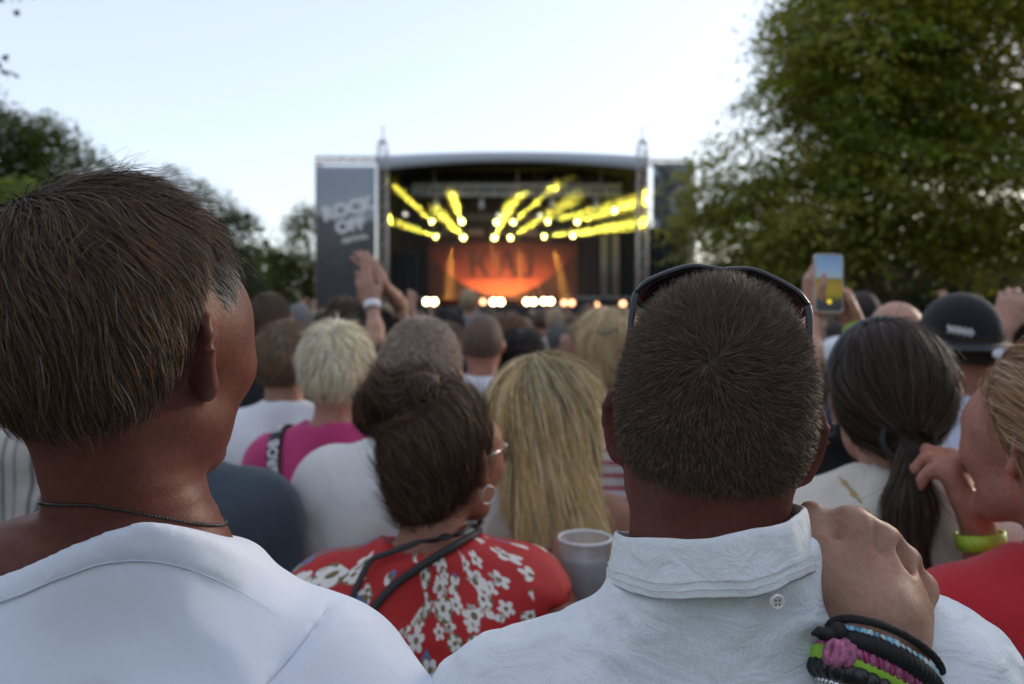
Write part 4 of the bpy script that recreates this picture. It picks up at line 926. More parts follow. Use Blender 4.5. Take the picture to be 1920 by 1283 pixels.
    mh = nt.nodes.new('ShaderNodeMath'); mh.operation = 'DIVIDE'; mh.inputs[1].default_value = H_; link(nt, sx.outputs['Z'], mh.inputs[0])
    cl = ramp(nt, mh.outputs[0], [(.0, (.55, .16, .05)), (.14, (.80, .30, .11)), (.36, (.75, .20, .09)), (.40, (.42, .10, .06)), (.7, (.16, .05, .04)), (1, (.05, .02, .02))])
    # dark printed hill line: a bowl shaped valley
    q = nt.nodes.new('ShaderNodeMath'); q.operation = 'MULTIPLY'; link(nt, sx.outputs['X'], q.inputs[0]); link(nt, sx.outputs['X'], q.inputs[1])
    bw = nt.nodes.new('ShaderNodeMath'); bw.operation = 'MULTIPLY_ADD'; bw.inputs[1].default_value = .17; bw.inputs[2].default_value = .28; link(nt, q.outputs[0], bw.inputs[0])
    nzz = noise(nt, 3.2, 4, .6, tc.outputs['Object']); ad = nt.nodes.new('ShaderNodeMath'); ad.operation = 'MULTIPLY_ADD'; ad.inputs[1].default_value = .35; link(nt, nzz.outputs['Fac'], ad.inputs[0]); link(nt, bw.outputs[0], ad.inputs[2])
    lt = nt.nodes.new('ShaderNodeMath'); lt.operation = 'LESS_THAN'; link(nt, sx.outputs['Z'], lt.inputs[0]); link(nt, ad.outputs[0], lt.inputs[1])
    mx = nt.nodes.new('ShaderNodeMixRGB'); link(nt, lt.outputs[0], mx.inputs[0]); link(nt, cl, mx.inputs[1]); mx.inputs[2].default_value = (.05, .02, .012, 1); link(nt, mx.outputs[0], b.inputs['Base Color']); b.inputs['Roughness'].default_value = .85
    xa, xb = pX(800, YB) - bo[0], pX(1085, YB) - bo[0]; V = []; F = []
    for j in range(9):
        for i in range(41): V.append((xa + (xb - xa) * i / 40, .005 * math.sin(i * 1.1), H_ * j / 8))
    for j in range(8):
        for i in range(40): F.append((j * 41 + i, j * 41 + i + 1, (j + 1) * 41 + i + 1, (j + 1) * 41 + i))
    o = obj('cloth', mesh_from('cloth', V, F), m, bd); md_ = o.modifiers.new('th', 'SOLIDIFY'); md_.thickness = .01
    INK = plain('letter_dark', (.022, .012, .012), .8); s_ = 1 / F_PX * YB
    def letter(nm, polys):
        mb = MB()
        for pl in polys:
            n = len(pl); W3 = [P(x, y, YB - .045) - bo for x, y in pl]; W4 = [v_ + np.array((0, .02, 0)) for v_ in W3]
            mb.add(W3 + W4, [tuple(range(n)), tuple(range(2 * n - 1, n - 1, -1))] + [(i, (i + 1) % n, n + (i + 1) % n, n + i) for i in range(n)])
        o = mb.build('letter', INK, bd); o['label'] = 'dark letter ' + nm
    yt, yb = 472, 517; bar = lambda x0, x1, y0, y1: [(x0, y0), (x1, y0), (x1, y1), (x0, y1)]
    letter('K', [bar(882, 890, yt, yb), bar(876, 896, yt - 2, yt), bar(876, 896, yb, yb + 2), [(890, 496), (908, yt), (913, yt), (893, 499)], [(894, 490), (900, 486), (918, yb), (909, yb)], bar(903, 917, yt - 2, yt), bar(905, 922, yb, yb + 2)])
    letter('A', [[(948, yt - 2), (953, yt - 2), (938, yb), (934, yb)], [(948, yt - 2), (955, yt - 2), (970, yb), (961, yb)], bar(942, 960, 500, 503), bar(930, 943, yb, yb + 2), bar(956, 974, yb, yb + 2)])
    letter('J', [bar(991, 999, yt, yb - 3), bar(985, 1005, yt - 2, yt), [(991, yb - 8), (999, yb - 8), (996, yb + 1), (988, yb + 4), (980, yb + 2), (977, yb - 3), (981, yb - 6), (985, yb), (989, yb - 1)]])
    # trusses for the lights
    def hung(label, x0, x1, Y, py, w_):
        z = pz(py, Y); r_ = empty('lighting_truss', ((pX(x0, Y) + pX(x1, Y)) / 2, Y, z), label=label, cat='truss'); o_ = np.array(r_.location)
        mb = MB(); truss_bar(mb, np.array((pX(x0, Y), Y, z)) - o_, np.array((pX(x1, Y), Y, z)) - o_, w_, .035, 26); mb.build('truss', ALU, r_, True)
        for f in (.1, .5, .9):
            x = pX(x0, Y) + (pX(x1, Y) - pX(x0, Y)) * f; mb = MB(); mb.tube([np.array((x, Y, z + w_ / 2)) - o_, np.array((x, Y, zr_ - .2)) - o_], .02, 5); mb.build('hoist_chain', ALUD, r_)
    hung('bright aluminium front truss hanging under the stage roof', 775, 1166, 31.5, 357, .40)
    hung('darker upper truss carrying the yellow beam lights', 790, 1180, 35, 407, .18); hung('darker lower truss carrying the yellow beam lights', 800, 1120, 35.6, 436, .18)
    BODY = plain('lamp_body_black', (.02, .02, .022), .45); YEL = emis('lamp_lens_yellow', (1, .93, .25), 14); AMB = emis('lamp_lens_amber', (1, .42, .05), 5); RED = emis('lamp_lens_red', (1, .30, .12), 5); WHT = emis('lamp_lens_white', (1, .95, .9), 1.2)
    def moving_head(label, a, Ya, b, Yb, lens, colr, power, ang, group, r_=.10, spot=True):
        p = P(*a, Ya); q = P(*b, Yb); d_ = unit(q - p); e = empty('stage_light', p, label=label, cat='stage light', group=group)
        M = Vector(d_).to_track_quat('Z', 'Y').to_matrix()
        mb = MB(); mb.lathe([(0, -.34), (.09, -.34), (.13, -.26), (.13, -.10), (r_ + .035, -.03), (r_ + .035, .03), (r_ + .01, .03), (r_ + .005, -.01)], (0, 0, 0), 14, M); h = mb.build('lamp_head', BODY, e, True)
        mb = MB(); mb.lathe([(0, .012), (r_ * .6, .008), (r_, -.004), (r_, -.014), (0, -.014)], (0, 0, 0), 16, M); mb.build('lens', lens, h, True)
        cq = -d_ * .18
        mb = MB(); mb.tube([cq + np.array((-.17, 0, 0)), cq + np.array((-.17, 0, .24)), cq + np.array((.17, 0, .24)), cq + np.array((.17, 0, 0))], .025, 6); mb.box(cq + np.array((0, 0, .31)), (.32, .22, .14)); mb.build('yoke', BODY, e)
        if spot:
            L = bpy.data.lights.new('beam', 'SPOT'); L.energy = power; L.color = colr; L.spot_size = R(ang); L.spot_blend = .6; L.shadow_soft_size = .05
            lo = bpy.data.objects.new('beam', L); col.objects.link(lo); lo.parent = e; lo.location = d_ * .06; lo.rotation_euler = Vector(-d_).to_track_quat('Z', 'Y').to_euler()
    BE = [((810, 416), (722, 332), 0), ((818, 444), (700, 402), 1), ((866, 416), (853, 380), 0), ((869, 446), (832, 408), 1), ((931, 417), (968, 374), 0), ((927, 446), (950, 400), 1), ((962, 417), (1036, 354), 0), ((957, 446), (1045, 392), 1), ((1027, 416), (1145, 386), 0), ((1020, 444), (1180, 420), 1), ((1082, 416), (1158, 394), 0), ((1074, 442), (1170, 424), 1), ((1152, 395), (1200, 378), 0)]
    ORD = ['leftmost', 'second from left', 'third from left', 'fourth from left', 'fifth from left', 'sixth from left', 'seventh from left', 'eighth from left', 'ninth from left', 'tenth from left']; cnt = [0, 0]
    for a, b, row in BE:
        cnt[row] += 1; moving_head('yellow beam light throwing a hazy ray, %s on the %s truss' % (ORD[cnt[row] - 1], 'upper' if row == 0 else 'lower'), a, 34.6 if row == 0 else 35.2, b, 31.8, YEL, (1, .90, .10), BEAM_Y, 7.5, 'yellow beam lights on the %s truss' % ('upper' if row == 0 else 'lower'))
    for k, (a, b, w_) in enumerate((((848, 455), (843, 545), 1), ((914, 441), (925, 480), .3), ((975, 455), (976, 500), .5), ((1038, 458), (1056, 545), .8))):
        moving_head('amber light shining down onto the stage, %s of four' % ORD[k], a, 35.2, b, 35.6, AMB, (1, .42, .06), BEAM_A * w_, 16, 'amber lights shining down', .08)
    for a, nm in (((842, 314), 'highest of the red orange lamps left of centre, near the roof'), ((838, 401), 'red orange lamp above the lower truss, left of centre'), ((831, 418), 'red orange lamp just left of the others in its column'), ((828, 442), 'brightest red orange lamp at the foot of the red column')):
        moving_head(nm, a, 33.5, (a[0] + 8, a[1] - 60), 33.5, RED, (1, .25, .08), BEAM_A * .25, 9, None, .13)
    for i, (x, y) in enumerate(((760, 402), (935, 404), (1012, 404))): moving_head('small white lamp among the yellow beam lights, %s of three' % ORD[i], (x, y), 34, (x, y + 60), 32, WHT, (1, 1, 1), 0, 10, 'small white lamps', .09, False)
    for i, x in enumerate((818, 903, 1035, 1118)):
        e = empty('stage_light', P(x, 382, 31.5), label='unlit silver lantern hanging below the bright front truss, %s' % ORD[i], cat='stage light', group='unlit lanterns under the front truss'); mb = MB(); mb.lathe([(0, .2), (.07, .2), (.09, .0), (.13, -.22), (.12, -.22), (0, -.1)], (0, 0, 0), 12); mb.tube([(0, 0, .15), (0, 0, .40)], .03, 6); mb.box((0, 0, .3), (.26, .12, .06)); mb.build('lantern_body', ALU, e, True)
    # footlights along the stage edge: square blinders that face the crowd
    BL = emis('blinder_lens', (1, .76, .42), 12); BL2 = emis('blinder_lens_dim', (1, .48, .22), 3.5)
    fc = [0, 0]
    for px, py, w_, s in ((768, 566, .4, 0), (807, 566, .56, 1), (900, 566, .5, 0), (932, 566, .56, 1), (994, 566, .52, 1), (1026, 565, .52, 1), (1058, 568, .26, 0), (1072, 568, .26, 0), (1118, 573, .26, 0), (1168, 570, .26, 0)):
        fc[s] += 1
        p = P(px, py, Y0 + .5); e = empty('footlight', (p[0], p[1], zd), label='%s footlight on the stage edge, %s of its kind' % ('bright rectangular' if s else 'dim orange', ORD[fc[s] - 1]), cat='stage light', group='bright footlights' if s else 'dim orange footlights'); h = p[2] - zd
        mb = MB(); mb.box((0, .1, h), (w_ + .06, .2, .40 if w_ > .3 else .28)); mb.box((0, .1, (h - .2) / 2), (.08, .12, max(h - .2, .05))); b_ = mb.build('housing', BODY, e)
        mb = MB()
        for k in ((-.25, .25) if w_ > .3 else (0,)): mb.lathe([(0, .012), (.10, .010), (w_ * .23 if w_ > .3 else .12, 0), (w_ * .23 if w_ > .3 else .12, -.01)], (k * w_, -.012, h), 14, Matrix.Rotation(R(90), 3, 'X'))
        mb.build('lens', BL if s else BL2, b_, True)
    # uplights washing the backdrop
    for i, (x, pw) in enumerate(((870, .8), (920, 1.2), (960, 1.2), (1010, .8), (1055, .5))):
        e = empty('floor_wash_light', P(x, 578, Y0 + 2.6), label='low orange wash light on the deck aimed at the backdrop, %s' % ORD[i], cat='stage light', group='orange wash lights'); e.location.z = zd
        mb = MB(); mb.box((0, 0, .14), (.4, .22, .2)); mb.box((0, 0, .03), (.3, .3, .05)); b_ = mb.build('housing', BODY, e); mb = MB(); mb.box((0, .115, .15), (.34, .01, .14)); mb.build('lens', BL2, b_)
        L = bpy.data.lights.new('wash', 'SPOT'); L.energy = WASH * pw; L.color = (1, .46, .20); L.spot_size = R(80); L.spot_blend = 1; L.shadow_soft_size = .12
        lo = bpy.data.objects.new('wash', L); col.objects.link(lo); lo.parent = e; lo.location = (0, .16, .16); lo.rotation_euler = (R(110), 0, 0)
    # low risers and cases
    for px, w_, nm in ((1108, 1.1, 'case with a pale lit top at the right of the stage'), (1160, 1.2, 'rightmost pale lit case on the stage'), (770, .9, 'pale case at the left end of the stage')):
        p = P(px, 556, 31.5); e = empty('equipment_case', (p[0], 31.8, zd), label=nm, cat='case'); mb = MB(); mb.box((0, 0, .16), (w_, .7, .32)); mb.build('case_body', BODY, e); mb = MB(); mb.box((0, 0, .35), (w_ + .06, .76, .055)); mb.build('lid', plain('case_lid', (.5, .42, .36), .5), e)
    # theatrical haze inside the stage box
    mb = MB(); mb.box((.05, Y0 + 3.9, (zd + zr_) / 2 - .15), (9.9, 6.8, zr_ - zd - .9)); hz = mb.build('stage_haze'); tag(hz, 'thin theatrical haze filling the stage', 'haze', kind='stuff')
    m = bpy.data.materials.new('stage_haze'); m.use_nodes = True; nt = m.node_tree; nt.nodes.clear(); ou = nt.nodes.new('ShaderNodeOutputMaterial'); v = nt.nodes.new('ShaderNodeVolumePrincipled'); v.inputs['Density'].default_value = HAZE; v.inputs['Color'].default_value = (.95, .95, .95, 1); v.inputs['Anisotropy'].default_value = .0
    link(nt, v.outputs[0], ou.inputs['Volume']); hz.data.materials.append(m)
BEAM_Y, BEAM_A, WASH, HAZE = 125000, 16000, 330, .022
# ------------------------------------------------------------------ the crowd
SPOTS = []
def top_shape(J, sex, sleeve, neck, loose=.014, hem=.86, s=1.0):
    T = Shape(); torso_prims(T, J, sex, loose * (.6 if sleeve == 'none' else 1), s)
    for q in 'RL':
        if sleeve == 'none': T.add(ell(J['sh' + q] + np.array((.03 if q == 'R' else -.03, 0, .0)), (.088, .12, .13)), .012, None, 's'); continue
        a, b, c = J['sh' + q], J['el' + q], J['wr' + q]; f = 1.0 if sex == 'm' else .86
        T.add(cone(a, b, .058 * f + .008, .056 * f + .008), .03)
        if sleeve == 'long': T.add(cone(b, c, .054 * f + .004, .040 * f), .03); T.add(ell(c, (.055,) * 3), .006, None, 's')
        else: T.add(ell(a + (b - a) * 1.05, (.095,) * 3), .006, None, 's')
    nk = J['neck'] + np.array((0, .02, .062 + neck[1])); T.add(ell(nk, (neck[0], neck[0] * 1.1, .06)), .008, None, 's')
    T.add(halfspace((0, 0, hem * s), (0, 0, -1)), .004, None, 'i'); return T
def person(label, px, py, Y, sex='m', yaw=None, hyaw=0, hpitch=0, hroll=0, sk='mid', hair=None, top=None, lod=1, pose=None, hands='', legs=None, group=None, name='person', mat_only=False, H=None, at=None, width=1.0, hoff=(0, 0)):
    hair = hair or {}; top = top or {}
    if at is None:
        p = P(px, py, Y); H = p[2] - hair.get('t', .012); loc = (p[0] + hoff[0], Y + hoff[1], 0)
    else: loc = at
    if yaw is None: yaw = math.degrees(math.atan2(-loc[0] * .8, 33 - loc[1]))
    SPOTS.append((loc[0], loc[1]))
    root = empty(name, loc, -R(yaw), label=label, cat='person', group=group); J = joints(H); s = H / 1.78; z0 = np.zeros(3)
    if sex == 'f':
        for q in ('shR', 'shL'): J[q] = J[q] * np.array((.90 * width, 1, 1))
    else:
        for q in ('shR', 'shL'): J[q] = J[q] * np.array((width, 1, 1))
    if pose: pose(J, s, loc, yaw)
    hs = .97 if sex == 'f' else 1.0; M = headframe(J['head'], hyaw, hpitch, hroll); A3 = np.array(M.to_3x3()); fine = lod == 1 and Y < 1.4
    B = Shape(); head_prims(B, M, hs, sex, fine); nr = .056 if sex == 'm' else .047
    B.add(cone(J['head'] + A3 @ np.array((0, -.024, -.035)), J['neck'] + np.array((0, .004, -.02)), nr, nr * 1.06), .02)
    torso_prims(B, J, sex, 0, s); leg_prims(B, J)
    for q in 'RL':
        arm_prims(B, J, q, sex)
        if ('hand' + q) in J: hand_prims(B, hand_frame(*J['hand' + q][:3]), J['hand' + q][3], *J['hand' + q][4:])
        else:
            d_ = unit(J['wr' + q] - J['el' + q]); hand_prims(B, hand_frame(J['wr' + q], d_, (.6 if q == 'R' else -.6, -.6, 0)), 1 if q == 'L' else -1)
    hst, bst = {1: (.0076, .026), 2: (.0108, .034), 3: (.013, .034)}[lod]
    if fine: hst = .0050
    lo = np.min([J[k] for k in J if not k.startswith('hand')], 0) - .12; hi = np.max([J[k] for k in J if not k.startswith('hand')], 0) + .12; hd = J['head']
    fz = [J['hand' + q][0] for q in 'RL' if ('hand' + q) in J]
    def ax1(i, e):
        segs = [(hd[i] - e, hd[i] + e, hst)] + [(f[i] - .13, f[i] + .13, max(hst, .0075)) for f in fz]
        segs.sort(); out = []; cur = min(lo[i], segs[0][0])
        if fz: cur = min(cur, min(f[i] for f in fz) - .2)
        end = max(hi[i], segs[-1][1], max([f[i] for f in fz], default=-9) + .2)
        for a, b, st in segs:
            if a > cur + .004: out.append((cur, a, bst)); cur = a
            if b > cur + .004: out.append((cur, b, st)); cur = b
        if end > cur + .01: out.append((cur, end, bst))
        return axis(*out)
    xs, ys = ax1(0, .115), ax1(1, .14)
    zz = ax1(2, .15); zz = zz[zz > J['hipR'][2]]; zs = np.concatenate([axis((-.02, float(zz[0]), .06))[:-1], zz]).astype(np.float32)
    body, W, Q = shape_mesh('body', B, (xs, ys, zs), SKIN[sk], root, z0)
    tr = Shape(); leg_prims(tr, J, inf=.014, feet=False); tr.add(ell((J['hipR'] + J['hipL']) / 2, (.175, .125, .13)), .05)
    shape_mesh('trousers', tr, [axis((lo[0], hi[0], .03)), axis((lo[1], hi[1], .03)), axis((.04, J['hipR'][2] + .12, .05))], top.get('legs', DARKTR), root, z0)
    for q in 'RL':
        f = Shape(); a = J['an' + q]; f.add(cone(a + np.array((0, -.02, -.032)), a + np.array((.015 if q == 'R' else -.015, .15, -.046)), .042, .033), .02).add(halfspace((0, 0, a[2] + .01), (0, 0, 1)), .01, None, 'i').add(halfspace((0, 0, .004), (0, 0, -1)), .003, None, 'i')
        shape_mesh('shoe', f, [axis((a[0] - .08, a[0] + .08, .022)), axis((a[1] - .1, a[1] + .22, .024)), axis((-.02, a[2] + .04, .018))], SHOE, root, z0)
    T = top_shape(J, sex, top.get('sleeve', 'short'), top.get('neck', (.072, 0)), top.get('loose', .016), top.get('hem', .86), s)
    tst = {1: .011, 2: .016, 3: .024}[lod]
    fold = fold_noise(top.get('amp', .005), top.get('fr', 9), top.get('seed', 1) + int(abs(px)) if lod < 3 else 1, (1, 1, .7)) if lod < 3 else None
    tl = min(J['neck'][2] + .10, 3); tzs = [J[k][2] for k in ('elR', 'elL', 'wrR', 'wrL')]; tz = max([tl] + [z + .1 for z in tzs])
    sh, tW, tQ = shape_mesh(top.get('name', 'top'), T, [axis((lo[0], hi[0], tst)), axis((lo[1], hi[1], tst)), axis((top.get('hem', .86) * s - .04, tz, tst))], top['mat'], root, z0, 1, fold)
    info = dict(root=root, J=J, M=M, B=B, T=T, H=H, s=s, top=sh, tW=tW, tQ=tQ, hs=hs)
    k = hair.get('kind')
    if k:
        c = hair['col']; S = cap_shape(M, hs, hair.get('t', .012), hair.get('line', 'man' if sex == 'm' else 'woman'), hair.get('taper', .035))
        if hair.get('extra'): hair['extra'](S, M, J, s)
        ext = hair.get('ext') or dict(x=(-.13, .13), y=(-.15, .15), z=(-.15, .17))
        cap, cW, cQ = shape_mesh('hair', S, head_axes(J['head'], hst * hair.get('res', 1.15), ext), hair.get('mat') or capmat('hair_base', mul(c, .55)), root, z0, 1, hair.get('fold'))
        info['cap'] = cap
        if hair.get('n'):
            fl = hair['flow'](M, J) if 'flow' in hair else flow_radial(M, (0, -.05, .115), .6, .4, .28, 26)
            n = hair['n']; kw = {}
            if 'colf' in hair: kw['colf'] = lambda p, nn: hair['colf'](p, nn, M)
            if Y < 2.2: hair_strands('stray_hairs', cW, cQ, hair.get('fly', 350), cap, z0, fl, hair.get('len', .03) * 1.1 + .01, .0005, 5, .5, tint(hair.get('fly', 350), c, .4), wob=.45, seed=int(abs(px)) + 7)
            st = hair_strands('hair_strands', cW, cQ, n, cap, z0, fl, hair.get('len', .03), hair.get('w', .0011), hair.get('segs', 3), hair.get('lift', .12), tint(n, c, hair.get('var', .45), 3, hair.get('alt'), hair.get('altp', 0)), sdf=(lambda p: S.at(p)) if hair.get('hug', True) else None, clear=.0006, wob=hair.get('wob', .22), droop=hair.get('droop', 0), seed=int(abs(px)) + 1, **kw)
    return info
def add_band(info, q, f, w, mat, name='wristband', r=None):
    J = info['J']; a, b = J['el' + q], J['wr' + q]; p = a + (b - a) * f; d_ = Vector(unit(b - a)); M = d_.to_track_quat('Z', 'Y').to_matrix(); r = r or .031
    mb = MB(); mb.lathe([(r, -w / 2), (r + .003, -w / 2), (r + .003, w / 2), (r, w / 2), (r, -w / 2)], p, 18, M); return mb.build(name, mat, info['root'], True)
def strap(info, pts, w, t, mat, name='strap', lift=.004, n=24, push=True):
    """flat band laid over the clothes along a guide line, snapped to the surface from outside"""
    pts = [np.array(p, float) for p in pts]; tt = np.linspace(0, len(pts) - 1, n); C = np.stack([np.interp(tt, range(len(pts)), [p[i] for p in pts]) for i in range(3)], 1)
    U = Shape(); U.ops = info['T'].ops + []; e = 1e-3
    def d_(p): return np.minimum(info['T'].at(p), info['B'].at(p))
    def grad(p): return unit(np.stack([d_(p + np.eye(3)[i] * e) - d_(p) for i in range(3)], 1))
    for _ in range(8):
        g = grad(C); C = C - g * (d_(C) - lift)[:, None] * .8
    C[1:-1] = C[1:-1] * .5 + (C[:-2] + C[2:]) * .25
    N = grad(C); Tn = unit(np.gradient(C, axis=0)); Sd = unit(np.cross(Tn, N)); V = []; F = []
    for i in range(n):
        for a, b in ((-1, 0), (-.6, 1), (.6, 1), (1, 0), (.6, -1), (-.6, -1)): V.append(C[i] + Sd[i] * a * w / 2 + N[i] * b * t / 2)
        if i:
            for j in range(6): F.append(((i - 1) * 6 + j, (i - 1) * 6 + (j + 1) % 6, i * 6 + (j + 1) % 6, i * 6 + j))
    F.append((5, 4, 3, 2, 1, 0)); F.append(tuple((n - 1) * 6 + j for j in range(6)))
    return obj(name, mesh_from(name, V, F, True), mat, info['root']), C, N, Tn
def raise_arm(q, el, wr, along, back, side=None, curl=(15, 20, 15), world=True):
    def f(J, s, loc, yaw):
        A = np.array(zr(yaw).to_3x3()); L = np.array((loc[0], loc[1], 0)); tl = lambda p: A.T @ (np.array(p) - L)
        J['el' + q] = tl(el); J['wr' + q] = tl(wr); J['hand' + q] = (tl(wr), A.T @ np.array(along, float), A.T @ np.array(back, float), side if side is not None else (1 if q == 'L' else -1), curl)
    return f
def multi(*fs):
    def f(J, s, loc, yaw):
        for x in fs: x(J, s, loc, yaw)
    return f
def stripes(name, c1, c2, axis_='Z', freq=22, width=.5, c3=None):
    m, nt, b = nodemat(name); tc = nt.nodes.new('ShaderNodeTexCoord'); sx = nt.nodes.new('ShaderNodeSeparateXYZ'); link(nt, tc.outputs['Object'], sx.inputs[0])
    mu = nt.nodes.new('ShaderNodeMath'); mu.operation = 'MULTIPLY'; mu.inputs[1].default_value = freq; link(nt, sx.outputs[axis_], mu.inputs[0]); fr = nt.nodes.new('ShaderNodeMath'); fr.operation = 'FRACT'; link(nt, mu.outputs[0], fr.inputs[0])
    st = [(0, c1), (width, c2)] if c3 is None else [(0, c1), (.42, c3), (.46, c2), (.54, c3), (.58, c1), (.9, c3), (.93, c2), (.97, c3)]
    link(nt, ramp(nt, fr.outputs[0], st, 'CONSTANT'), b.inputs['Base Color']); b.inputs['Roughness'].default_value = .85
    n = noise(nt, 14, 3, .5, coord(nt)); bump(nt, b, n.outputs['Fac'], .35, .012); return m
def floral(name):
    m, nt, b = nodemat(name); tc = nt.nodes.new('ShaderNodeTexCoord'); sx = nt.nodes.new('ShaderNodeSeparateXYZ'); link(nt, tc.outputs['Object'], sx.inputs[0])
    def math_(op, a, b_=None, c_=None):
        n = nt.nodes.new('ShaderNodeMath'); n.operation = op
        for i, v in enumerate((a, b_, c_)):
            if v is None: continue
            if hasattr(v, 'is_linked') or hasattr(v, 'links'): link(nt, v, n.inputs[i])
            else: n.inputs[i].default_value = v
        return n.outputs[0]
    ny = math_('MULTIPLY', sx.outputs['Y'], -1.0); an = math_('ARCTAN2', sx.outputs['X'], ny); u = math_('MULTIPLY', an, .165)
    cb = nt.nodes.new('ShaderNodeCombineXYZ'); link(nt, u, cb.inputs[0]); link(nt, sx.outputs['Z'], cb.inputs[1])
    wz = noise(nt, 60, 2, .5, cb.outputs[0]); 
    red = (.42, .012, .012); cur = None
    nz = noise(nt, 7.5, 1.5, .5, cb.outputs[0]); clus = nt.nodes.new('ShaderNodeMath'); clus.operation = 'GREATER_THAN'; clus.inputs[1].default_value = .475; link(nt, nz.outputs['Fac'], clus.inputs[0])
    def flowers(scale, seed, size, rnd):
        mp = nt.nodes.new('ShaderNodeMapping'); mp.inputs['Location'].default_value = (seed, seed * .7, 0); link(nt, cb.outputs[0], mp.inputs['Vector'])
        vo = nt.nodes.new('ShaderNodeTexVoronoi'); vo.voronoi_dimensions = '2D'; vo.inputs['Scale'].default_value = scale; vo.inputs['Randomness'].default_value = rnd; link(nt, mp.outputs[0], vo.inputs['Vector'])
        sc_ = nt.nodes.new('ShaderNodeVectorMath'); sc_.operation = 'SUBTRACT'; link(nt, mp.outputs[0], sc_.inputs[0]); link(nt, vo.outputs['Position'], sc_.inputs[1])
        s2 = nt.nodes.new('ShaderNodeSeparateXYZ'); link(nt, sc_.outputs[0], s2.inputs[0]); th = math_('ARCTAN2', s2.outputs['Y'], s2.outputs['X'])
        s3 = nt.nodes.new('ShaderNodeSeparateColor'); link(nt, vo.outputs['Color'], s3.inputs[0])
        ph = math_('MULTIPLY_ADD', s3.outputs[0], 6.0, 0.0); ct = math_('ABSOLUTE', math_('COSINE', math_('ADD', math_('MULTIPLY', th, 2.5), ph)))
        rr = math_('MULTIPLY', math_('MULTIPLY_ADD', ct, .5, .5), size); ln = nt.nodes.new('ShaderNodeVectorMath'); ln.operation = 'LENGTH'; link(nt, sc_.outputs[0], ln.inputs[0])
        pet = math_('LESS_THAN', ln.outputs['Value'], rr); ctr = math_('LESS_THAN', ln.outputs['Value'], size * .26); return pet, ctr, s3.outputs[1], s3.outputs[2], ln.outputs['Value']
    def mixc(f, a, b_):
        n = nt.nodes.new('ShaderNodeMixRGB'); link(nt, f, n.inputs[0])
        for i, v in ((1, a), (2, b_)):
            if isinstance(v, tuple): n.inputs[i].default_value = (*v, 1)
            else: link(nt, v, n.inputs[i])
        return n.outputs[0]
    cur = red
    for scale, seed, size, rnd in ((36, 3.1, .012, .8), (26, 9.7, .0185, .7)):
        pet, ctr, r1, r2, ln = flowers(scale, seed, size, rnd); on = math_('MULTIPLY', math_('GREATER_THAN', r2, .30), clus.outputs[0])
        leafm = math_('MULTIPLY', math_('LESS_THAN', ln, size * 1.05), math_('MULTIPLY', on, math_('GREATER_THAN', r1, .62)))
        pc = mixc(math_('GREATER_THAN', r1, .86), (.74, .70, .64), (.12, .16, .34)); pc = mixc(math_('LESS_THAN', wz.outputs['Fac'], .40), pc, (.40, .36, .30))
        cur = mixc(leafm, cur, (.16, .13, .05)); cur = mixc(math_('MULTIPLY', pet, on), cur, pc); cur = mixc(math_('MULTIPLY', ctr, on), cur, (.16, .12, .04))
    link(nt, cur, b.inputs['Base Color']); b.inputs['Roughness'].default_value = .7; n = noise(nt, 11, 3, .5, coord(nt)); bump(nt, b, n.outputs['Fac'], .4, .015); return m
WHITE = cloth('white_cotton', (.72, .74, .78), .04); CREAM = cloth('cream_blouse', (.60, .55, .48), .05, 300, fold=.5, fscale=10); SLATE = cloth('slate_jersey', (.060, .075, .095)); PINK = cloth('pink_blouse', (.48, .05, .17), .06)
REDT = cloth('red_tee', (.45, .02, .03)); BLACKT = cloth('black_tee', (.015, .016, .02)); GREIGE = cloth('greige_tank', (.40, .33, .28)); BLUEW = cloth('pale_blue_tee', (.50, .55, .68)); YELT = cloth('yellow_top', (.62, .36, .04)); DEN = cloth('denim_jacket', (.16, .22, .30))
LIME = plain('lime_wristband', (.42, .62, .05), .5); BLKP = plain('black_strap', (.012, .012, .013), .6); WHITEP = plain('white_print', (.62, .64, .66), .6); GOLD = plain('gold_metal', (.55, .40, .18), .3, .9); SILV = plain('silver_metal', (.7, .7, .7), .25, .95)
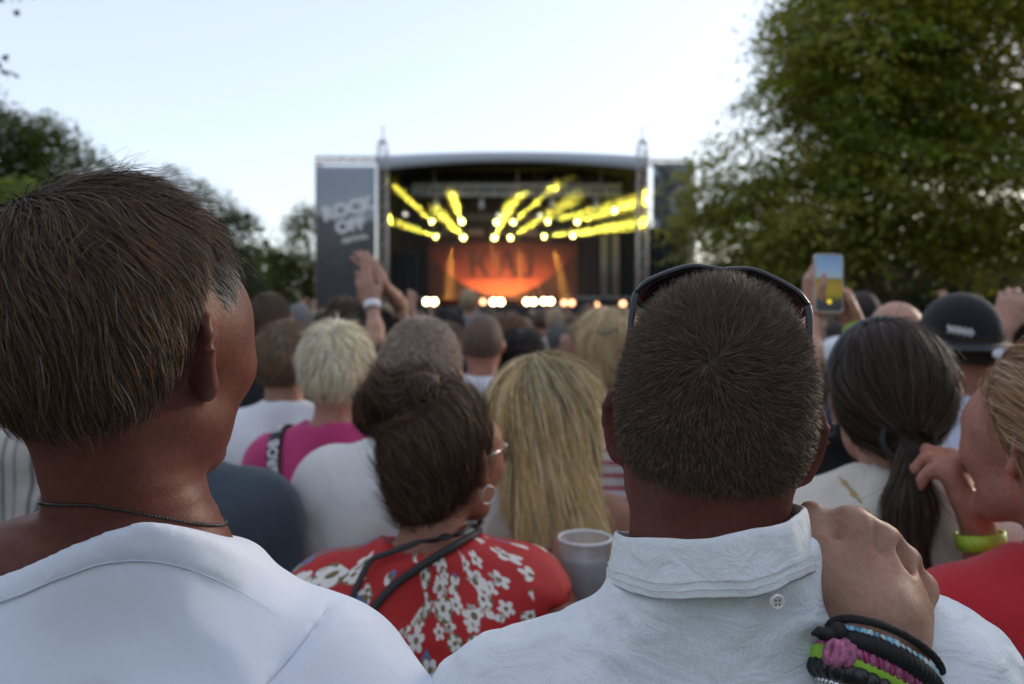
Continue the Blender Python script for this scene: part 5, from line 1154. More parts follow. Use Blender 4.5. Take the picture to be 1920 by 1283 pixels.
def crowd():
    # ---------- man with the striped shirt at the left edge
    person('person at the left edge in a pale shirt with grey vertical stripes', -75, 603, 2.15, 'm', None, top=dict(mat=stripes('grey_stripes', (.46, .44, .40), (.12, .12, .125), 'X', 19, .8, (.30, .29, .27)), name='shirt'), hair=dict(kind='short', col=(.09, .06, .04), n=3000), lod=1)
    person('person in a slate grey t-shirt half hidden by the man in the white t-shirt', 322, 612, 1.50, 'm', None, top=dict(mat=SLATE, name='t_shirt', amp=.006), hair=dict(kind='short', col=(.06, .04, .03), n=3000), lod=1)
    person('tall man with cropped brown hair left of the stage banner', 503, 546, 3.0, 'm', None, top=dict(mat=BLACKT, name='t_shirt'), hair=dict(kind='buzz', col=(.13, .08, .05), t=.006, n=6000, len=.010, w=.0016, lift=.9, segs=2, hug=False), lod=2)
    person('man with light brown hair in a white collared shirt', 536, 602, 2.45, 'm', None, 12, top=dict(mat=WHITE, name='shirt', neck=(.068, .012)), hair=dict(kind='short', col=(.17, .11, .065), t=.017, n=5000, len=.035, w=.0018, altp=.3, alt=(.30, .21, .13)), lod=1)
    # ---------- short blonde hair, pink blouse, lettered strap
    i = person('woman with short platinum hair in a pink blouse with a lettered black strap', 627, 600, 1.95, 'f', None, -8, top=dict(mat=PINK, name='blouse', neck=(.072, .0), loose=.018), lod=1, sk='red',
        hair=dict(kind='short', line='man', col=(.86, .75, .54), mat=capmat('hair_base_platinum', (.52, .44, .30)), t=.015, taper=.05, n=9000, len=.045, w=.0017, segs=4, lift=.10, wob=.3, var=.5, alt=(.20, .16, .11), altp=.16))
    J = i['J']; s0 = J['shL']; g0 = np.array((-.118, -.05, s0[2] + .10)); pts = [np.array((-.115, .10, s0[2] - .02)), np.array((-.122, .02, s0[2] + .09)), np.array((-.122, -.07, s0[2] + .05)), np.array((-.112, -.20, s0[2] - .06)), np.array((-.098, -.22, s0[2] - .20)), np.array((-.082, -.22, s0[2] - .34)), np.array((-.06, -.22, s0[2] - .48))]
    so, C, N, Tn = strap(i, pts, .036, .0035, BLKP, 'bag_strap', .004, 60)
    ar = np.concatenate([[0], np.cumsum(np.linalg.norm(np.diff(C, axis=0), axis=1))])
    txt = 'BJÖRN BORG BJÖRN BORG '; st = .0235; a0 = .10
    for k, ch in enumerate(txt):
        a = a0 + k * st
        if ch == ' ' or a > ar[-1] - .01: continue
        c_ = np.array([np.interp(a, ar, C[:, j]) for j in range(3)]); n_ = unit(np.array([np.interp(a, ar, N[:, j]) for j in range(3)])); t_ = unit(np.array([np.interp(a, ar, Tn[:, j]) for j in range(3)]))
        me = textmesh(ch, .034, .0013, .0003); o = obj('strap_letter', me, WHITEP, so); xa = -t_; ya = np.cross(n_, xa); Mt = Matrix(((xa[0], ya[0], n_[0]), (xa[1], ya[1], n_[1]), (xa[2], ya[2], n_[2]))).to_4x4(); Mt.translation = c_ + n_ * .0028; o.matrix_local = Mt
    # keyhole opening at the nape of the blouse
    p0 = np.array((.035, -.2, J['neck'][2] - .035)); e_ = [p0 + np.array((math.sin(t) * .012, 0, math.cos(t) * .022 - .008)) for t in np.linspace(0, 2 * math.pi, 20)]
    # ---------- man in a white sweatshirt
    person('broad man with cropped fair hair in a white sweatshirt', 790, 598, 1.62, 'm', None, 6, top=dict(mat=cloth('white_sweatshirt', (.66, .66, .64), .04, 600), name='sweatshirt', sleeve='long', loose=.022), width=1.08, lod=1, sk='mid', hair=dict(kind='buzz', line='fade', col=(.40, .31, .24), t=.007, n=12000, len=.012, w=.0012, lift=.95, segs=2, hug=False, wob=.35))
    # ---------- woman with a messy bun, red floral blouse
    def bun(S, M, J, s):
        S.add(ell((-.040, -.075, .105), (.054, .046, .044)), .008, M); S.add(ell((-.080, -.085, .080), (.030, .030, .034)), .010, M); S.add(ell((.004, -.07, .128), (.030, .028, .024)), .008, M); S.add(ell((0, -.06, -.05), (.050, .042, .05)), .03, M)
    def bun_flow(M, J):
        A = np.array(M.to_3x3()); t = np.array(M.translation); c = A @ np.array((-.035, -.07, .108)) + t
        def f(p, n):
            r_ = c - p; d2 = np.linalg.norm(r_, axis=1, keepdims=True); tn = r_ - n * (r_ * n).sum(1, keepdims=True); sw = np.cross(n, unit(tn)); k_ = sstep(-d2, -.085, -.06); return unit(unit(tn) * (1 - k_) + sw * k_ + .15 * np.sin(p[:, ::-1] * 60) * k_)
        return f
    hp = P(838, 690, 1.2)
    def redpose(J, s, loc, yaw):
        J['head'] = J['head'] + np.array((.025, .03, 0)); raise_arm('R', (hp[0] + .16, 1.20, 1.215), P(1062, 1112, 1.30), (.25, .9, .1), (.95, -.2, .2), -1, (40, 45, 30))(J, s, loc, yaw)
    i = person('woman with a messy dark bun in a red floral blouse holding a cup', 846, 728, 1.20, 'f', -4, 34, 0, 0, sk='tan', hoff=(-.035, 0), pose=redpose, lod=1, top=dict(mat=floral('red_floral'), name='blouse', loose=.022, neck=(.078, .0), amp=.006), width=1.04,
        hair=dict(kind='bun', col=(.060, .036, .024), t=.008, extra=bun, ext=dict(x=(-.15, .14), y=(-.17, .15), z=(-.15, .20)), n=13000, len=.05, w=.0012, segs=4, lift=.14, wob=.34, fly=1500, flow=bun_flow, alt=(.20, .11, .06), altp=.28))
    J = i['J']; M = i['M']; z_ = J['neck'][2]; JR = J
    strap(i, [np.array((.085, .06, z_ + .03)), np.array((.075, -.03, z_ + .05)), np.array((.03, -.09, z_ + .04)), np.array((-.05, -.12, z_ - .0)), np.array((-.13, -.16, z_ - .09)), np.array((-.19, -.10, z_ - .17))], .012, .006, BLKP, 'bag_strap', .006, 40)
    strap(i, [np.array((.070, .06, z_ + .045)), np.array((.05, -.05, z_ + .055)), np.array((-.02, -.08, z_ + .045)), np.array((-.08, -.07, z_ + .02)), np.array((-.12, -.13, z_ - .06)), np.array((-.15, -.17, z_ - .14))], .010, .005, BLKP, 'lanyard', .010, 40)
    q = lambda x, y, z: np.array(M @ Vector((x, y, z)))
    mb = MB(); mb.tube([q(.083 + .003 * math.sin(t), -.004 + .0135 * math.sin(t), -.044 + .0135 * math.cos(t)) for t in np.linspace(0, 2 * math.pi, 24, endpoint=False)], .0012, 6, True); mb.build('hoop_earring', SILV, i['root'], True)
    g = empty('sunglasses', np.array(i['root'].matrix_basis @ Vector(q(0, .1, .0))), i['root'].rotation_euler.z, label='dark sunglasses worn by the woman in the red floral blouse', cat='sunglasses'); gq = lambda x, y, z: q(x, y, z) - q(0, .1, 0)
    mb = MB(); mb.tube([gq(x, .108 - 6 * x * x, .018) for x in np.linspace(-.066, .066, 9)], .0022, 6)
    for s_ in (-1, 1): mb.tube([gq(s_ * .066, .080, .018), gq(s_ * .076, .04, .016), gq(s_ * .079, -.005, .012)], .0018, 6)
    mb.build('frame', SILV, g, True)
    for s_ in (-1, 1):
        mb = MB(); mb.lathe([(0, .002), (.016, .0015), (.024, 0), (.024, -.002), (0, -.002)], gq(s_ * .036, .104 - 6 * .036 ** 2, -.004), 18, M.to_3x3() @ Matrix.Rotation(R(-90), 3, 'X') @ Matrix.Rotation(R(s_ * 14), 3, 'Y')); mb.build('lens', plain('lens_brown', (.03, .015, .01), .08), g, True)
    # cup
    cp = P(1097, 1112, 1.30); cz = cp[2] - .02; e = empty('cup', (cp[0], cp[1], cz), label='clear plastic cup with a pale drink held beside the linen shirt', cat='cup')
    m, nt, b = nodemat('clear_plastic'); b.inputs['Base Color'].default_value = (.86, .88, .9, 1); b.inputs['Roughness'].default_value = .18; b.inputs['Transmission Weight'].default_value = .75; b.inputs['IOR'].default_value = 1.25; b.inputs['Alpha'].default_value = .62
    mb = MB(); mb.lathe([(.0, .0), (.030, .0), (.031, .003), (.0425, .110), (.0435, .112), (.0418, .112), (.0300, .004), (0, .003)], (0, 0, 0), 32); c_ = mb.build('cup_wall', m, e, True)
    mb = MB(); mb.tube([(.0437 * math.cos(t), .0437 * math.sin(t), .1115) for t in np.linspace(0, 2 * math.pi, 36, endpoint=False)], .0022, 8, True); mb.build('rim', plain('cup_rim', (.75, .76, .78), .25), c_, True)
    mb = MB(); mb.lathe([(0, .006), (.0275, .006), (.0355, .078), (0, .078)], (0, 0, 0), 28); mb.build('drink', plain('pale_drink', (.62, .62, .66), .3, 0, .2, 60), e, True)
    # ---------- long blonde hair
    def longhair(S, M, J, s):
        z = J['head'][2]
        for (x, y, dz, rx, ry, rz) in ((0, -.045, .0, .082, .075, .09), (.004, -.065, -.09, .086, .066, .10), (.022, -.085, -.18, .090, .058, .11), (.046, -.100, -.27, .088, .052, .11), (.070, -.105, -.36, .078, .044, .10), (.092, -.10, -.43, .055, .034, .07), (-.064, -.01, -.04, .026, .055, .08), (.070, -.01, -.05, .030, .055, .12)): S.add(ell(J['head'] + np.array((x, y, dz)), (rx, ry, rz)), .04)
    def colb(p, n, M):
        g = np.random.default_rng(4); c = np.array((.76, .54, .24))[None] * g.uniform(.5, 1.3, (len(p), 1)); st = np.sin(np.arctan2(p[:, 0], -p[:, 1]) * 16 + 3 * np.sin(p[:, 0] * 40)); c[st > .55] *= .5; lt = g.random(len(p)) < .25; c[lt] = np.array((.92, .78, .50)) * g.uniform(.75, 1.15, (lt.sum(), 1))
        z = np.array(M.translation)[2]; rt = (p[:, 2] > z + .09) & (np.abs(p[:, 0]) < .03); c[rt] *= .55; return np.clip(c, 0, 1)
    i = person('woman with long straight blonde hair and bare shoulders in a greige top', 1018, 663, 1.58, 'f', 4, 14, 4, 3, sk='tan', lod=1, hoff=(0, 0), top=dict(mat=GREIGE, name='tank_top', sleeve='none', neck=(.10, .0), loose=.012),
        hair=dict(kind='long', col=(.46, .35, .17), mat=capmat('hair_base_blonde', (.42, .31, .15)), t=.015, extra=longhair, ext=dict(x=(-.17, .22), y=(-.20, .15), z=(-.54, .17)), res=1.5, n=13000, len=.14, w=.0022, segs=4, lift=.06, wob=.10, colf=colb, flow=lambda M, J: flow_down(.20, 0)))
    z_ = i['J']['neck'][2]
    strap(i, [np.array((-.10, .08, z_ - .06)), np.array((-.105, -.02, z_ - .015)), np.array((-.100, -.12, z_ - .10)), np.array((-.105, -.2, z_ - .22)), np.array((-.12, -.2, z_ - .34))], .016, .004, BLKP, 'bag_strap', .004, 40)
    # ---------- second rows, middle
    person('man with a shaved head in a white shirt', 905, 588, 3.05, 'm', None, top=dict(mat=WHITE, name='shirt', neck=(.066, .02)), hair=dict(kind='buzz', line='fade', col=(.22, .14, .10), t=.005, taper=.03), lod=2, sk='red')
    person('woman with smooth black hair between the shaved man and the blonde', 978, 617, 3.25, 'f', None, top=dict(mat=BLACKT), hair=dict(kind='long', col=(.016, .012, .011), t=.02, n=3500, len=.08, w=.002, flow=lambda M, J: flow_down(), extra=lambda S, M, J, s: S.add(ell((0, -.05, -.08), (.085, .07, .11)), .04, M), ext=dict(x=(-.13, .13), y=(-.17, .15), z=(-.22, .17))), lod=2)
    person('person with reddish brown hair just right of the shaved man', 957, 586, 4.2, 'm', None, top=dict(mat=SLATE), hair=dict(kind='short', col=(.17, .085, .045), t=.02, n=2500, w=.003, len=.04), lod=2)
    person('man with short grey hair in a white shirt', 1048, 607, 5.6, 'm', None, -6, top=dict(mat=WHITE, name='shirt'), hair=dict(kind='short', col=(.16, .155, .15), t=.015, n=2000, w=.003), lod=2)
    person('woman in a yellow top seen in profile looking left', 1087, 604, 4.4, 'f', -30, -55, -6, sk='fair', top=dict(mat=YELT), hair=dict(kind='short', col=(.34, .26, .16), t=.018, n=2500, w=.003, len=.04, extra=lambda S, M, J, s: S.add(ell((0, -.07, -.0), (.06, .06, .07)), .03, M)), lod=2)
    def halfup(S, M, J, s):
        for (x, y, dz, rx, ry, rz) in ((0, -.05, -.04, .085, .068, .10), (.0, -.075, -.14, .078, .05, .11), (.0, -.09, -.24, .064, .04, .10), (0, -.085, .055, .035, .03, .03)): S.add(ell(J['head'] + np.array((x, y, dz)), (rx, ry, rz)), .04)
    def cols2(p, n, M):
        g = np.random.default_rng(6); z = np.array(M.translation)[2]; k = sstep(p[:, 2] - z, -.10, .05)[:, None]; c = (np.array((.60, .46, .26)) * k + np.array((.20, .12, .05)) * (1 - k)) * g.uniform(.5, 1.45, (len(p), 1)); return np.clip(c, 0, 1)
    i = person('blonde woman with half tied hair in a red and white striped top', 1142, 573, 2.65, 'f', 6, -4, top=dict(mat=stripes('red_stripes', (.72, .70, .72), (.50, .10, .14), 'Z', 24, .62), loose=.02), sk='fair', lod=1, hair=dict(kind='long', col=(.42, .33, .2), t=.018, extra=halfup, ext=dict(x=(-.14, .14), y=(-.18, .15), z=(-.36, .17)), n=6500, len=.11, w=.0028, segs=4, lift=.1, wob=.16, colf=cols2, flow=lambda M, J: flow_down()))
    mb = MB(); c0 = i['J']['head'] + np.array((.0, -.13, .055)); mb.tube([c0 + np.array((x, -.012 + 6 * x * x, .008 * math.sin(x * 90))) for x in np.linspace(-.035, .035, 9)], .006, 6); mb.build('hair_clip', plain('clip_grey', (.12, .12, .12), .3), i['root'], True)
    person('person with curly brown hair in front of the left banner', 648, 560, 3.7, 'f', None, sk='fair', top=dict(mat=DEN), hair=dict(kind='short', col=(.12, .075, .05), t=.026, n=5000, w=.003, len=.05, wob=.7, lift=.5, fold=fold_noise(.006, 45, 3)), lod=2)
    # black haired person with both arms up
    i = person('black haired person with both hands raised in front of the banner', 697, 573, 3.4, 'f', None, sk='fair', top=dict(mat=BLACKT), lod=2, hair=dict(kind='long', col=(.014, .011, .011), t=.022, n=4500, len=.09, w=.002, flow=lambda M, J: flow_down(), extra=lambda S, M, J, s: S.add(ell((0, -.05, -.09), (.088, .07, .12)), .04, M), ext=dict(x=(-.13, .13), y=(-.17, .15), z=(-.24, .17))),
        pose=multi(raise_arm('R', P(752, 575, 3.45), P(715, 528, 3.2), (-.6, -.1, .8), (.3, -1, .2), None, (8, 10, 8)), raise_arm('L', P(706, 640, 3.05), P(698, 572, 3.12), (-.35, .1, .95), (-.3, -1, 0), None, (8, 14, 10))))
    add_band(i, 'L', .97, .03, plain('white_wristband', (.75, .75, .78), .5), 'wristband')
    person('dark haired person with the face turned left below the stage lights', 836, 577, 4.7, 'm', -20, -40, top=dict(mat=BLACKT), sk='fair', hair=dict(kind='short', col=(.03, .02, .018), t=.02, n=2000, w=.003), lod=2)
    person('brown haired person behind the man in the sweatshirt', 838, 603, 3.9, 'f', None, top=dict(mat=SLATE), hair=dict(kind='short', col=(.13, .08, .05), t=.02, n=2000, w=.003), lod=2)
    person('short person with dark brown hair between the pink blouse and the sweatshirt', 696, 652, 2.4, 'f', None, 30, top=dict(mat=BLACKT), sk='tan', hair=dict(kind='long', col=(.045, .024, .016), t=.018, n=4500, w=.002, len=.07, extra=lambda S, M, J, s: S.add(ell((0, -.05, -.08), (.085, .07, .11)), .04, M), ext=dict(x=(-.13, .13), y=(-.17, .15), z=(-.22, .17)), flow=lambda M, J: flow_down()), lod=2)
    # child on shoulders
    c = person('person carrying a child on the shoulders', 878, 606, 6.8, 'm', None, top=dict(mat=SLATE), hair=dict(kind='short', col=(.08, .055, .04), t=.014), lod=2)
    hz = c['H']; ch = child(P(879, 543, 6.72), hz)
    # ---------- right side
    def pony(S, M, J, s):
        S.add(ell((0, -.095, -.030), (.034, .032, .034)), .025, M)
        b = J['head']; t = [b + np.array((-.016, -.122, -.045)), b + np.array((-.026, -.145, -.12)), b + np.array((-.040, -.150, -.22)), b + np.array((-.052, -.155, -.32)), b + np.array((-.058, -.150, -.40))]
        for k, (a, c_) in enumerate(zip(t, t[1:])): S.add(cone(a, c_, (.018, .026, .029, .025)[k], (.026, .029, .025, .010)[k]), .02)
    def pony_flow(M, J):
        A = np.array(M.to_3x3()); t = np.array(M.translation); c = A @ np.array((0, -.11, -.03)) + t
        def f(p, n):
            r_ = c - p; tn = unit(r_ - n * (r_ * n).sum(1, keepdims=True)); g = np.array([0, 0, -1.]) - n * (-n[:, 2:3]); k = sstep(-(p[:, 2:3] - c[2]), .0, .03) * (p[:, 1:2] < c[1] + .01); return unit(tn * (1 - k) + g * k)
        return f
    i = person('brunette woman with a low ponytail in a cream blouse', 1672, 603, 1.24, 'f', 4, 8, -2, 0, sk='fair', lod=1, top=dict(mat=CREAM, name='blouse', sleeve='long', loose=.026, neck=(.066, .018), amp=.009, fr=8),
        hair=dict(kind='pony', col=(.036, .023, .016), t=.012, extra=pony, ext=dict(x=(-.13, .13), y=(-.22, .15), z=(-.45, .17)), res=1.3, n=11000, len=.09, w=.0012, segs=4, lift=.05, wob=.08, flow=pony_flow, alt=(.10, .065, .045), altp=.2))
    M = i['M']; q = lambda x, y, z: np.array(M @ Vector((x, y, z))); z_ = i['J']['neck'][2]
    mb = MB(); mb.tube([q(.034 * math.sin(t) * 1.0, -.118 + .02 * math.cos(t) * .3, -.045 + .030 * math.cos(t)) for t in np.linspace(0, 2 * math.pi, 20, endpoint=False)], .006, 6, True); mb.build('hair_tie', BLKP, i['root'], True)
    mb = MB(); mb.tube([q(.086 * math.cos(t), .028 - .012 * abs(math.cos(t)), .03 + .104 * math.sin(t)) for t in np.linspace(.05, math.pi - .05, 22)], .0075, 6); mb.build('hairband', plain('hairband_grey', (.07, .075, .09), .4), i['root'], True)
    mb = MB(); mb.lathe([(0, -.003), (.003, 0), (0, .003)], q(-.080, .0, -.034), 8); mb.build('earring', SILV, i['root'], True)
    mb = MB(); so, C, N, Tn = strap(i, [np.array((-.10, .06, z_ + .0)), np.array((-.085, -.03, z_ + .02)), np.array((-.055, -.12, z_ - .04)), np.array((-.02, -.2, z_ - .14)), np.array((.03, -.2, z_ - .26)), np.array((.08, -.2, z_ - .38))], .003, .003, GOLD, 'bag_chain', .004, 60)
    for k in range(0, 59):
        d_ = Tn[k]; u = unit(np.cross(d_, N[k])) if k % 2 else N[k]; mb.tube([C[k] + d_ * .0065 * math.cos(t) + u * .0035 * math.sin(t) for t in np.linspace(0, 2 * math.pi, 8, endpoint=False)], .0012, 4, True)
    mb.build('chain_links', GOLD, so, True)
    # collar of the cream blouse
    n_ = i['J']['neck']; V = []; F = []
    for k in range(40):
        a = -R(140) + R(280) * k / 39
        for r_, z in ((.058, .0), (.056, .03), (.062, .040), (.072, .026), (.082, -.002), (.080, -.006), (.064, .022), (.060, .0)): V.append(n_ + np.array((r_ * math.sin(a), .012 - r_ * math.cos(a), .012 + z - .03 * (abs(a) / 2.4) ** 2)))
    for k in range(39):
        for j in range(8): F.append((k * 8 + j, (k + 1) * 8 + j, (k + 1) * 8 + (j + 1) % 8, k * 8 + (j + 1) % 8))
    obj('collar', mesh_from('collar', V, F), CREAM, i['root'])
    # ---------- raised phone
    ph = P(1553, 531, 2.0); wl = P(1521, 590, 2.05); wr_ = P(1604, 612, 2.05)
    i = person('person in a black t-shirt holding up a phone, head hidden by the cropped man', 1478, 628, 2.05, 'm', 2, sk='fair', lod=1, top=dict(mat=BLACKT, name='t_shirt'), hair=dict(kind='short', col=(.24, .17, .09), t=.02, n=3000, w=.002, line='woman'),
        pose=multi(raise_arm('L', P(1500, 700, 1.86), wl, (-.05, .0, 1), (-1, .15, 0), 1, (28, 40, 20)), raise_arm('R', P(1640, 720, 1.86), wr_, (-.42, .02, .9), (.75, .2, .5), -1, (45, 55, 30))))
    add_band(i, 'R', .86, .02, LIME, 'wristband', .034); add_band(i, 'R', .74, .014, LIME, 'wristband', .036)
    e = empty('phone', (ph[0], ph[1], ph[2] - .075), label='phone held up to film the stage, its screen lit', cat='phone'); e.rotation_euler = (R(-4), R(1.5), 0)
    def slab(w_, h_, t_, r_, y):
        V = []; k = 6
        for cx, cz, a0 in ((1, 1, 0), (-1, 1, 90), (-1, -1, 180), (1, -1, 270)):
            for a in np.linspace(a0, a0 + 90, k): V.append((cx * (w_ / 2 - r_) + r_ * math.cos(R(a)), cz * (h_ / 2 - r_) + r_ * math.sin(R(a))))
        n = len(V); W3 = [(x, y - t_ / 2, z + .075) for x, z in V] + [(x, y + t_ / 2, z + .075) for x, z in V]
        return W3, [tuple(range(n)), tuple(range(2 * n - 1, n - 1, -1))] + [(j, n + j, n + (j + 1) % n, (j + 1) % n) for j in range(n)]
    mb = MB(); mb.add(*slab(.074, .152, .009, .011, 0)); cs = mb.build('phone_case', plain('phone_case_clear', (.45, .40, .34), .3), e)
    m, nt, b = nodemat('phone_screen'); tc = nt.nodes.new('ShaderNodeTexCoord'); sx = nt.nodes.new('ShaderNodeSeparateXYZ'); link(nt, tc.outputs['Object'], sx.inputs[0]); mu = nt.nodes.new('ShaderNodeMath'); mu.operation = 'DIVIDE'; mu.inputs[1].default_value = .15; link(nt, sx.outputs['Z'], mu.inputs[0])
    cc = ramp(nt, mu.outputs[0], [(.0, (.01, .012, .01)), (.16, (.015, .02, .03)), (.22, (.05, .05, .01)), (.30, (.20, .17, .01)), (.45, (.24, .16, .01)), (.57, (.14, .12, .02)), (.60, (.20, .28, .34)), (.80, (.14, .24, .40)), (.96, (.10, .20, .36)), (.985, (.01, .01, .01))])
    link(nt, cc, b.inputs['Emission Color']); b.inputs['Emission Strength'].default_value = .65; b.inputs['Base Color'].default_value = (.01, .01, .01, 1); b.inputs['Roughness'].default_value = .15
    mb = MB(); mb.add(*slab(.066, .142, .002, .008, -.0052)); mb.build('screen', m, e)
    mb = MB(); mb.lathe([(0, .001), (.0055, .001), (.0055, 0)], (0, -.0064, .027), 16, Matrix.Rotation(R(90), 3, 'X')); mb.build('shutter_button', emis('screen_yellow', (.8, .55, .02), .8), e)
    mb = MB(); mb.lathe([(0, .002), (.006, .002), (.007, 0)], (-.022, .0046, .132), 12, Matrix.Rotation(R(-90), 3, 'X')); mb.build('camera_lens', BLKP, e)
    person('bald man behind the brunette with the ponytail', 1684, 558, 2.35, 'm', None, 8, sk='fair', top=dict(mat=SLATE), hair=dict(), lod=2)
    # ---------- man with a black cap
    def cap_extra(S, M, J, s):
        S.add(ell((0, -.012, .040), (.094, .112, .105)), .02, M)
    i = person('man in a black cap worn backwards and a pale blue t-shirt with red print', 1803, 556, 2.0, 'm', -2, -8, sk='tan', lod=1, top=dict(mat=BLUEW, name='t_shirt', neck=(.070, .006)), hair=dict(kind='short', line='fade', col=(.05, .035, .03), t=.004, n=4000, len=.012, w=.0012, lift=.6))
    M = i['M']; q = lambda x, y, z: np.array(M @ Vector((x, y, z)))
    C_ = Shape(); C_.add(ell((0, -.010, .036), (.0865, .108, .102)), .01, M); C_.add(halfspace((0, 0, .012), (0, .10, -1)), .004, M, 'i')
    co, cW, cQ = shape_mesh('cap', C_, head_axes(i['J']['head'], .006, dict(x=(-.13, .13), y=(-.16, .16), z=(-.05, .17))), cloth('cap_black', (.012, .013, .017), .2, 600), i['root'], np.zeros(3))
    mb = MB()
    V = []
    for k in range(15):
        a = R(-62 + 124 * k / 14)
        for r_, dz in ((.080, .010), (.125 + .02 * math.cos(a), -.016)):
            for th in (0, -.004): V.append(q(r_ * math.sin(a) * .98, -.012 - r_ * math.cos(a) * 1.05 - (0 if r_ < .1 else .0), .012 + dz + th))
    F = []
    for k in range(14):
        b0, b1 = k * 4, (k + 1) * 4
        F += [(b0, b1, b1 + 2, b0 + 2), (b0 + 1, b0 + 3, b1 + 3, b1 + 1), (b0 + 2, b1 + 2, b1 + 3, b0 + 3), (b0, b0 + 1, b1 + 1, b1)]
    mb.add(V, F); br = mb.build('brim', plain('brim_black', (.012, .013, .016), .6), co, True)
    mb = MB(); mb.lathe([(0, .0012), (.022, .001), (.024, 0), (.024, -.001)], (0, 0, 0), 24); o = mb.build('oval_sticker', plain('sticker_silver', (.60, .64, .70), .35), co, True); Mx = M @ Matrix.Translation((-.020, -.168, -.012)) @ Matrix.Rotation(R(82), 4, 'X') @ Matrix.Scale(.52, 4, (0, 1, 0)); o.matrix_local = Mx
    mb = MB(); g = np.random.default_rng(2)                                     # worn embroidered squiggle on the side of the cap
    for k in range(3):
        pts = []
        for t in np.linspace(0, 1, 26):
            a = R(-62 + 34 * t); zz_ = .050 - .010 * t + .007 * math.sin(t * 30 + k * 2) - k * .004; rr_ = math.sqrt(max(1 - ((zz_ - .036) / .102) ** 2, 0)); pts.append(q(.0875 * rr_ * math.sin(a), -.010 - .1092 * rr_ * math.cos(a), zz_))
        mb.tube(pts, .0016, 5)
    mb.build('embroidery', WHITEP, co, True)
    me = textmesh('YTS', .034, .0012, .0004); o = obj('print', me, plain('print_red', (.50, .04, .10), .7), i['top']); g_ = i['T']; c_ = np.array((-.055, -.2, i['J']['neck'][2] - .115)); 
    for _ in range(10): c_ = c_ + np.array((0, 1, 0)) * max(float(g_.at(c_[None])[0]) - .006, -.01)
    o.location = c_; o.rotation_euler = (R(84), 0, R(-14))
    # ---------- red haired woman at the right edge
    def redh(S, M, J, s):
        b = J['head']; S.add(ell((0, -.055, .01), (.078, .062, .075)), .03, M)
        t = [b + np.array((.0, -.09, -.02)), b + np.array((.01, -.12, -.12)), b + np.array((.0, -.13, -.22)), b + np.array((-.02, -.13, -.32)), b + np.array((-.05, -.13, -.40))]
        for k, (a, c_) in enumerate(zip(t, t[1:])): S.add(cone(a, c_, (.036, .040, .042, .036)[k], (.040, .042, .036, .014)[k]), .02)
    wb = P(1834, 985, 1.085)
    i = person('strawberry blonde woman in a red t-shirt looking left at the right edge', 1978, 640, .96, 'f', -8, -12, -2, 0, sk='red', lod=1, top=dict(mat=REDT, name='t_shirt', loose=.016, neck=(.070, .004)), hoff=(.012, 0),
        pose=raise_arm('L', P(1885, 1275, 1.06), wb, (-.36, .10, .92), (.7, -.5, .35), None, (55, 65, 40)),
        hair=dict(kind='long', col=(.36, .20, .10), t=.012, line='woman', extra=redh, ext=dict(x=(-.16, .14), y=(-.22, .15), z=(-.46, .17)), res=1.4, n=12000, len=.09, w=.0012, segs=4, lift=.07, wob=.12, flow=lambda M, J: flow_back(M, J), alt=(.50, .34, .20), altp=.3))
    b_ = add_band(i, 'L', .90, .022, LIME, 'wristband', .029)
    # ---------- right edge, further back
    i = person('dark haired person with a raised hand at the right edge', 1922, 560, 2.5, 'm', None, sk='fair', lod=2, top=dict(mat=BLACKT), hair=dict(kind='short', col=(.02, .016, .016), t=.016, n=3000, w=.002), pose=raise_arm('L', P(1868, 720, 2.45), P(1880, 618, 2.42), (.35, .1, .9), (-.4, -1, 0), None, (20, 30, 20)))
    person('person with a cream collar and light hair below the raised phone', 1612, 640, 2.9, 'f', None, top=dict(mat=CREAM), hair=dict(kind='short', col=(.30, .22, .12), t=.02, n=2000, w=.003), lod=2)
def flow_back(M, J):
    A = np.array(M.to_3x3()); t = np.array(M.translation); c = A @ np.array((0, -.10, .0)) + t
    def f(p, n):
        r_ = c - p; tn = unit(r_ - n * (r_ * n).sum(1, keepdims=True)); g = np.array([-.1, 0, -1.]) - n * (-n[:, 2:3]); k = sstep(-(p[:, 2:3] - c[2]), -.01, .06); return unit(tn * (1 - k) + g * k)
    return f
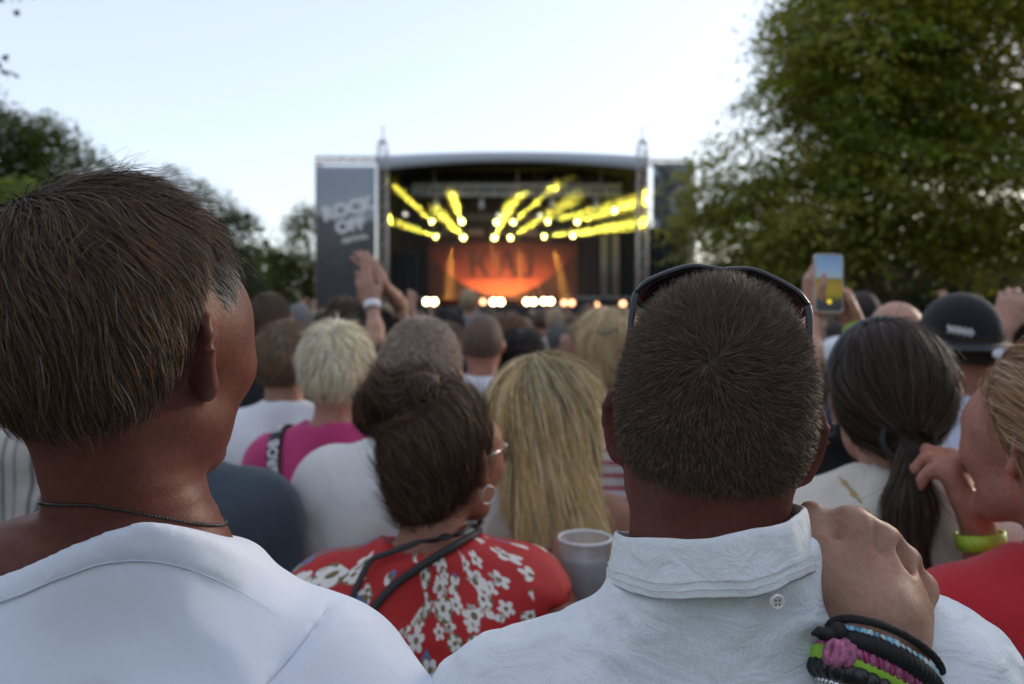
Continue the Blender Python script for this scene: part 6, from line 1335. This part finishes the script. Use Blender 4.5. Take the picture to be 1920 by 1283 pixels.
def child(topp, carrier_h):
    """small child sitting on the carrier's shoulders, legs hanging in front"""
    root = empty('child', (topp[0], topp[1] + .03, carrier_h - .33), label='small blond child in a denim jacket on a grown-up\'s shoulders', cat='person'); base = np.array(root.location)
    hz = topp[2] - base[2]; s = .58; J = joints(1.0); z = np.zeros(3); hd = np.array((0, .0, hz - .115)); M = headframe(hd, 0, 0, 0); B = Shape(); head_prims(B, M, .88, 'f')
    sz = hd[2] - .19; J = dict(neck=np.array((0, -.01, hd[2] - .135)), shR=np.array((.105, 0, sz)), shL=np.array((-.105, 0, sz)), elR=np.array((.14, .06, sz - .16)), elL=np.array((-.14, .06, sz - .16)), wrR=np.array((.06, .16, sz - .22)), wrL=np.array((-.06, .16, sz - .22)), hipR=np.array((.07, -.02, .02)), hipL=np.array((-.07, -.02, .02)), knR=np.array((.11, .20, .06)), knL=np.array((-.11, .20, .06)), anR=np.array((.10, .24, -.16)), anL=np.array((-.10, .24, -.16)))
    B.add(cone(hd + np.array((0, -.02, -.04)), J['neck'], .04, .042), .02); torso_prims(B, J, 'm', 0, .60); leg_prims(B, J, sc=.62)
    for q in 'RL': arm_prims(B, J, q, 'f', sc=.75); hand_prims(B, hand_frame(J['wr' + q], (0, .8, -.3), (0, .3, .9)), 1 if q == 'L' else -1, sc=.62)
    ax = [axis((-.22, .22, .011)), axis((-.2, .34, .011)), axis((-.24, hz + .05, .011))]; shape_mesh('body', B, ax, SKIN['fair'], root, z)
    T = Shape(); torso_prims(T, J, 'm', .014, .62)
    for q in 'RL': T.add(cone(J['sh' + q], J['el' + q], .048, .045), .02); T.add(cone(J['el' + q], J['wr' + q], .043, .036), .02)
    T.add(ell(J['neck'] + np.array((0, .01, .05)), (.05, .06, .05)), .006, None, 's'); shape_mesh('jacket', T, ax, DEN, root, z)
    tr = Shape(); leg_prims(tr, J, inf=.012, sc=.62, feet=False); tr.add(ell((0, -.02, .03), (.11, .085, .08)), .03); shape_mesh('trousers', tr, ax, DENIM, root, z)
    Hs = cap_shape(M, .88, .014, 'man', .03); shape_mesh('hair', Hs, head_axes(hd, .008), capmat('hair_blond_child', (.30, .21, .12)), root, z)
    return root
def far_crowd():
    g = np.random.default_rng(12); tops = [BLACKT, SLATE, WHITE, PINK, DEN, REDT, CREAM, BLUEW, YELT]; hairs = [capmat('far_hair_%d' % k, c) for k, c in enumerate(((.03, .02, .016), (.08, .05, .032), (.14, .09, .055), (.30, .22, .13), (.16, .15, .145), (.02, .016, .015)))]
    protos = []
    def up(q): 
        def f(J, s, loc, yaw):
            sg = 1 if q == 'R' else -1; J['el' + q] = J['sh' + q] + np.array((sg * .07, .10, .22)); J['wr' + q] = J['el' + q] + np.array((-sg * .04, .04, .24)); J['hand' + q] = (J['wr' + q], np.array((0, .1, 1.)), np.array((0, -1., 0)), 1 if q == 'L' else -1, (12, 15, 10))
        return f
    kinds = [('m', 'short', .014, None), ('f', 'long', .02, None), ('m', 'buzz', .006, None), ('f', 'long', .018, up('R')), ('m', 'short', .018, up('L'))]
    rows = []; Y = 5.2
    while Y < 28: rows.append(Y); Y += .75 + Y * .035
    k = 0; spots = []
    for Y in rows:
        half = min(.46 * Y + 1, 8.5); x = -half + g.uniform(0, .4)
        while x < half:
            xx = x + g.normal(0, .08); yy = Y + g.normal(0, .12)
            if all((xx - a) ** 2 + (yy - b) ** 2 > .30 for a, b in SPOTS) and g.random() < .80: spots.append((xx, yy))
            x += .56 + .012 * Y
    pr = {}
    for n, (x, y) in enumerate(spots):
        kd = int(g.choice(5, p=[.36, .32, .20, .05, .07])); sex, hk, t, ps = kinds[kd]; H = float(np.clip(g.normal(1.74 if sex == 'm' else 1.66, .06), 1.55, 1.86))
        ti = int(g.choice(len(tops), p=[.28, .18, .20, .05, .09, .05, .07, .05, .03])); hi_ = int(g.integers(len(hairs))); side = ('left of', 'before', 'right of')[int(np.digitize(x, (-1.8, 2.2)))]
        L = 'person with %s %s hair, %s top%s, %s stage centre%s' % (('dark', 'brown', 'light brown', 'blonde', 'grey', 'black')[hi_], 'long' if hk == 'long' else 'short', ('black', 'slate', 'white', 'pink', 'denim', 'red', 'cream', 'pale blue', 'yellow')[ti], ', arm raised' if ps else '', side, ', far' if y > 14 else ''); grp = 'far crowd: ' + L
        if kd not in pr:
            ex = (lambda S, M, J, s: S.add(ell((0, -.05, -.09), (.084, .068, .12)), .04, M)) if hk == 'long' else None
            i = person(L, 0, 0, y, sex, 0, top=dict(mat=tops[0]), hair=dict(kind=hk, col=(.05, .03, .02), t=t, extra=ex, mat=hairs[0], ext=dict(x=(-.13, .13), y=(-.17, .15), z=(-.24, .17))), lod=3, pose=ps, group=grp, H=1.72, at=(x, y, 0), sk='mid'); o = pr[kd] = i['root']
        else: o = copy_tree(pr[kd])
        o['label'] = L; o['group'] = grp; o.location = (x, y, 0); f = H / 1.72; o.scale = (f, f, f); o.rotation_euler = (0, 0, R(g.normal(0, 14)) + math.atan2(x * .6, 33 - y))
        tm, hm = tops[ti], hairs[hi_]; sm = SKIN[('mid', 'fair', 'tan')[int(g.integers(3))]]
        for c in o.children:
            m_ = tm if c.name.startswith('top') else hm if c.name.startswith('hair') else sm if c.name.startswith('body') else None
            if m_ is not None: c.material_slots[0].link = 'OBJECT'; c.material_slots[0].material = m_
ground(); trees(); stage()
near_men(); bracelets(); crowd(); far_crowd()
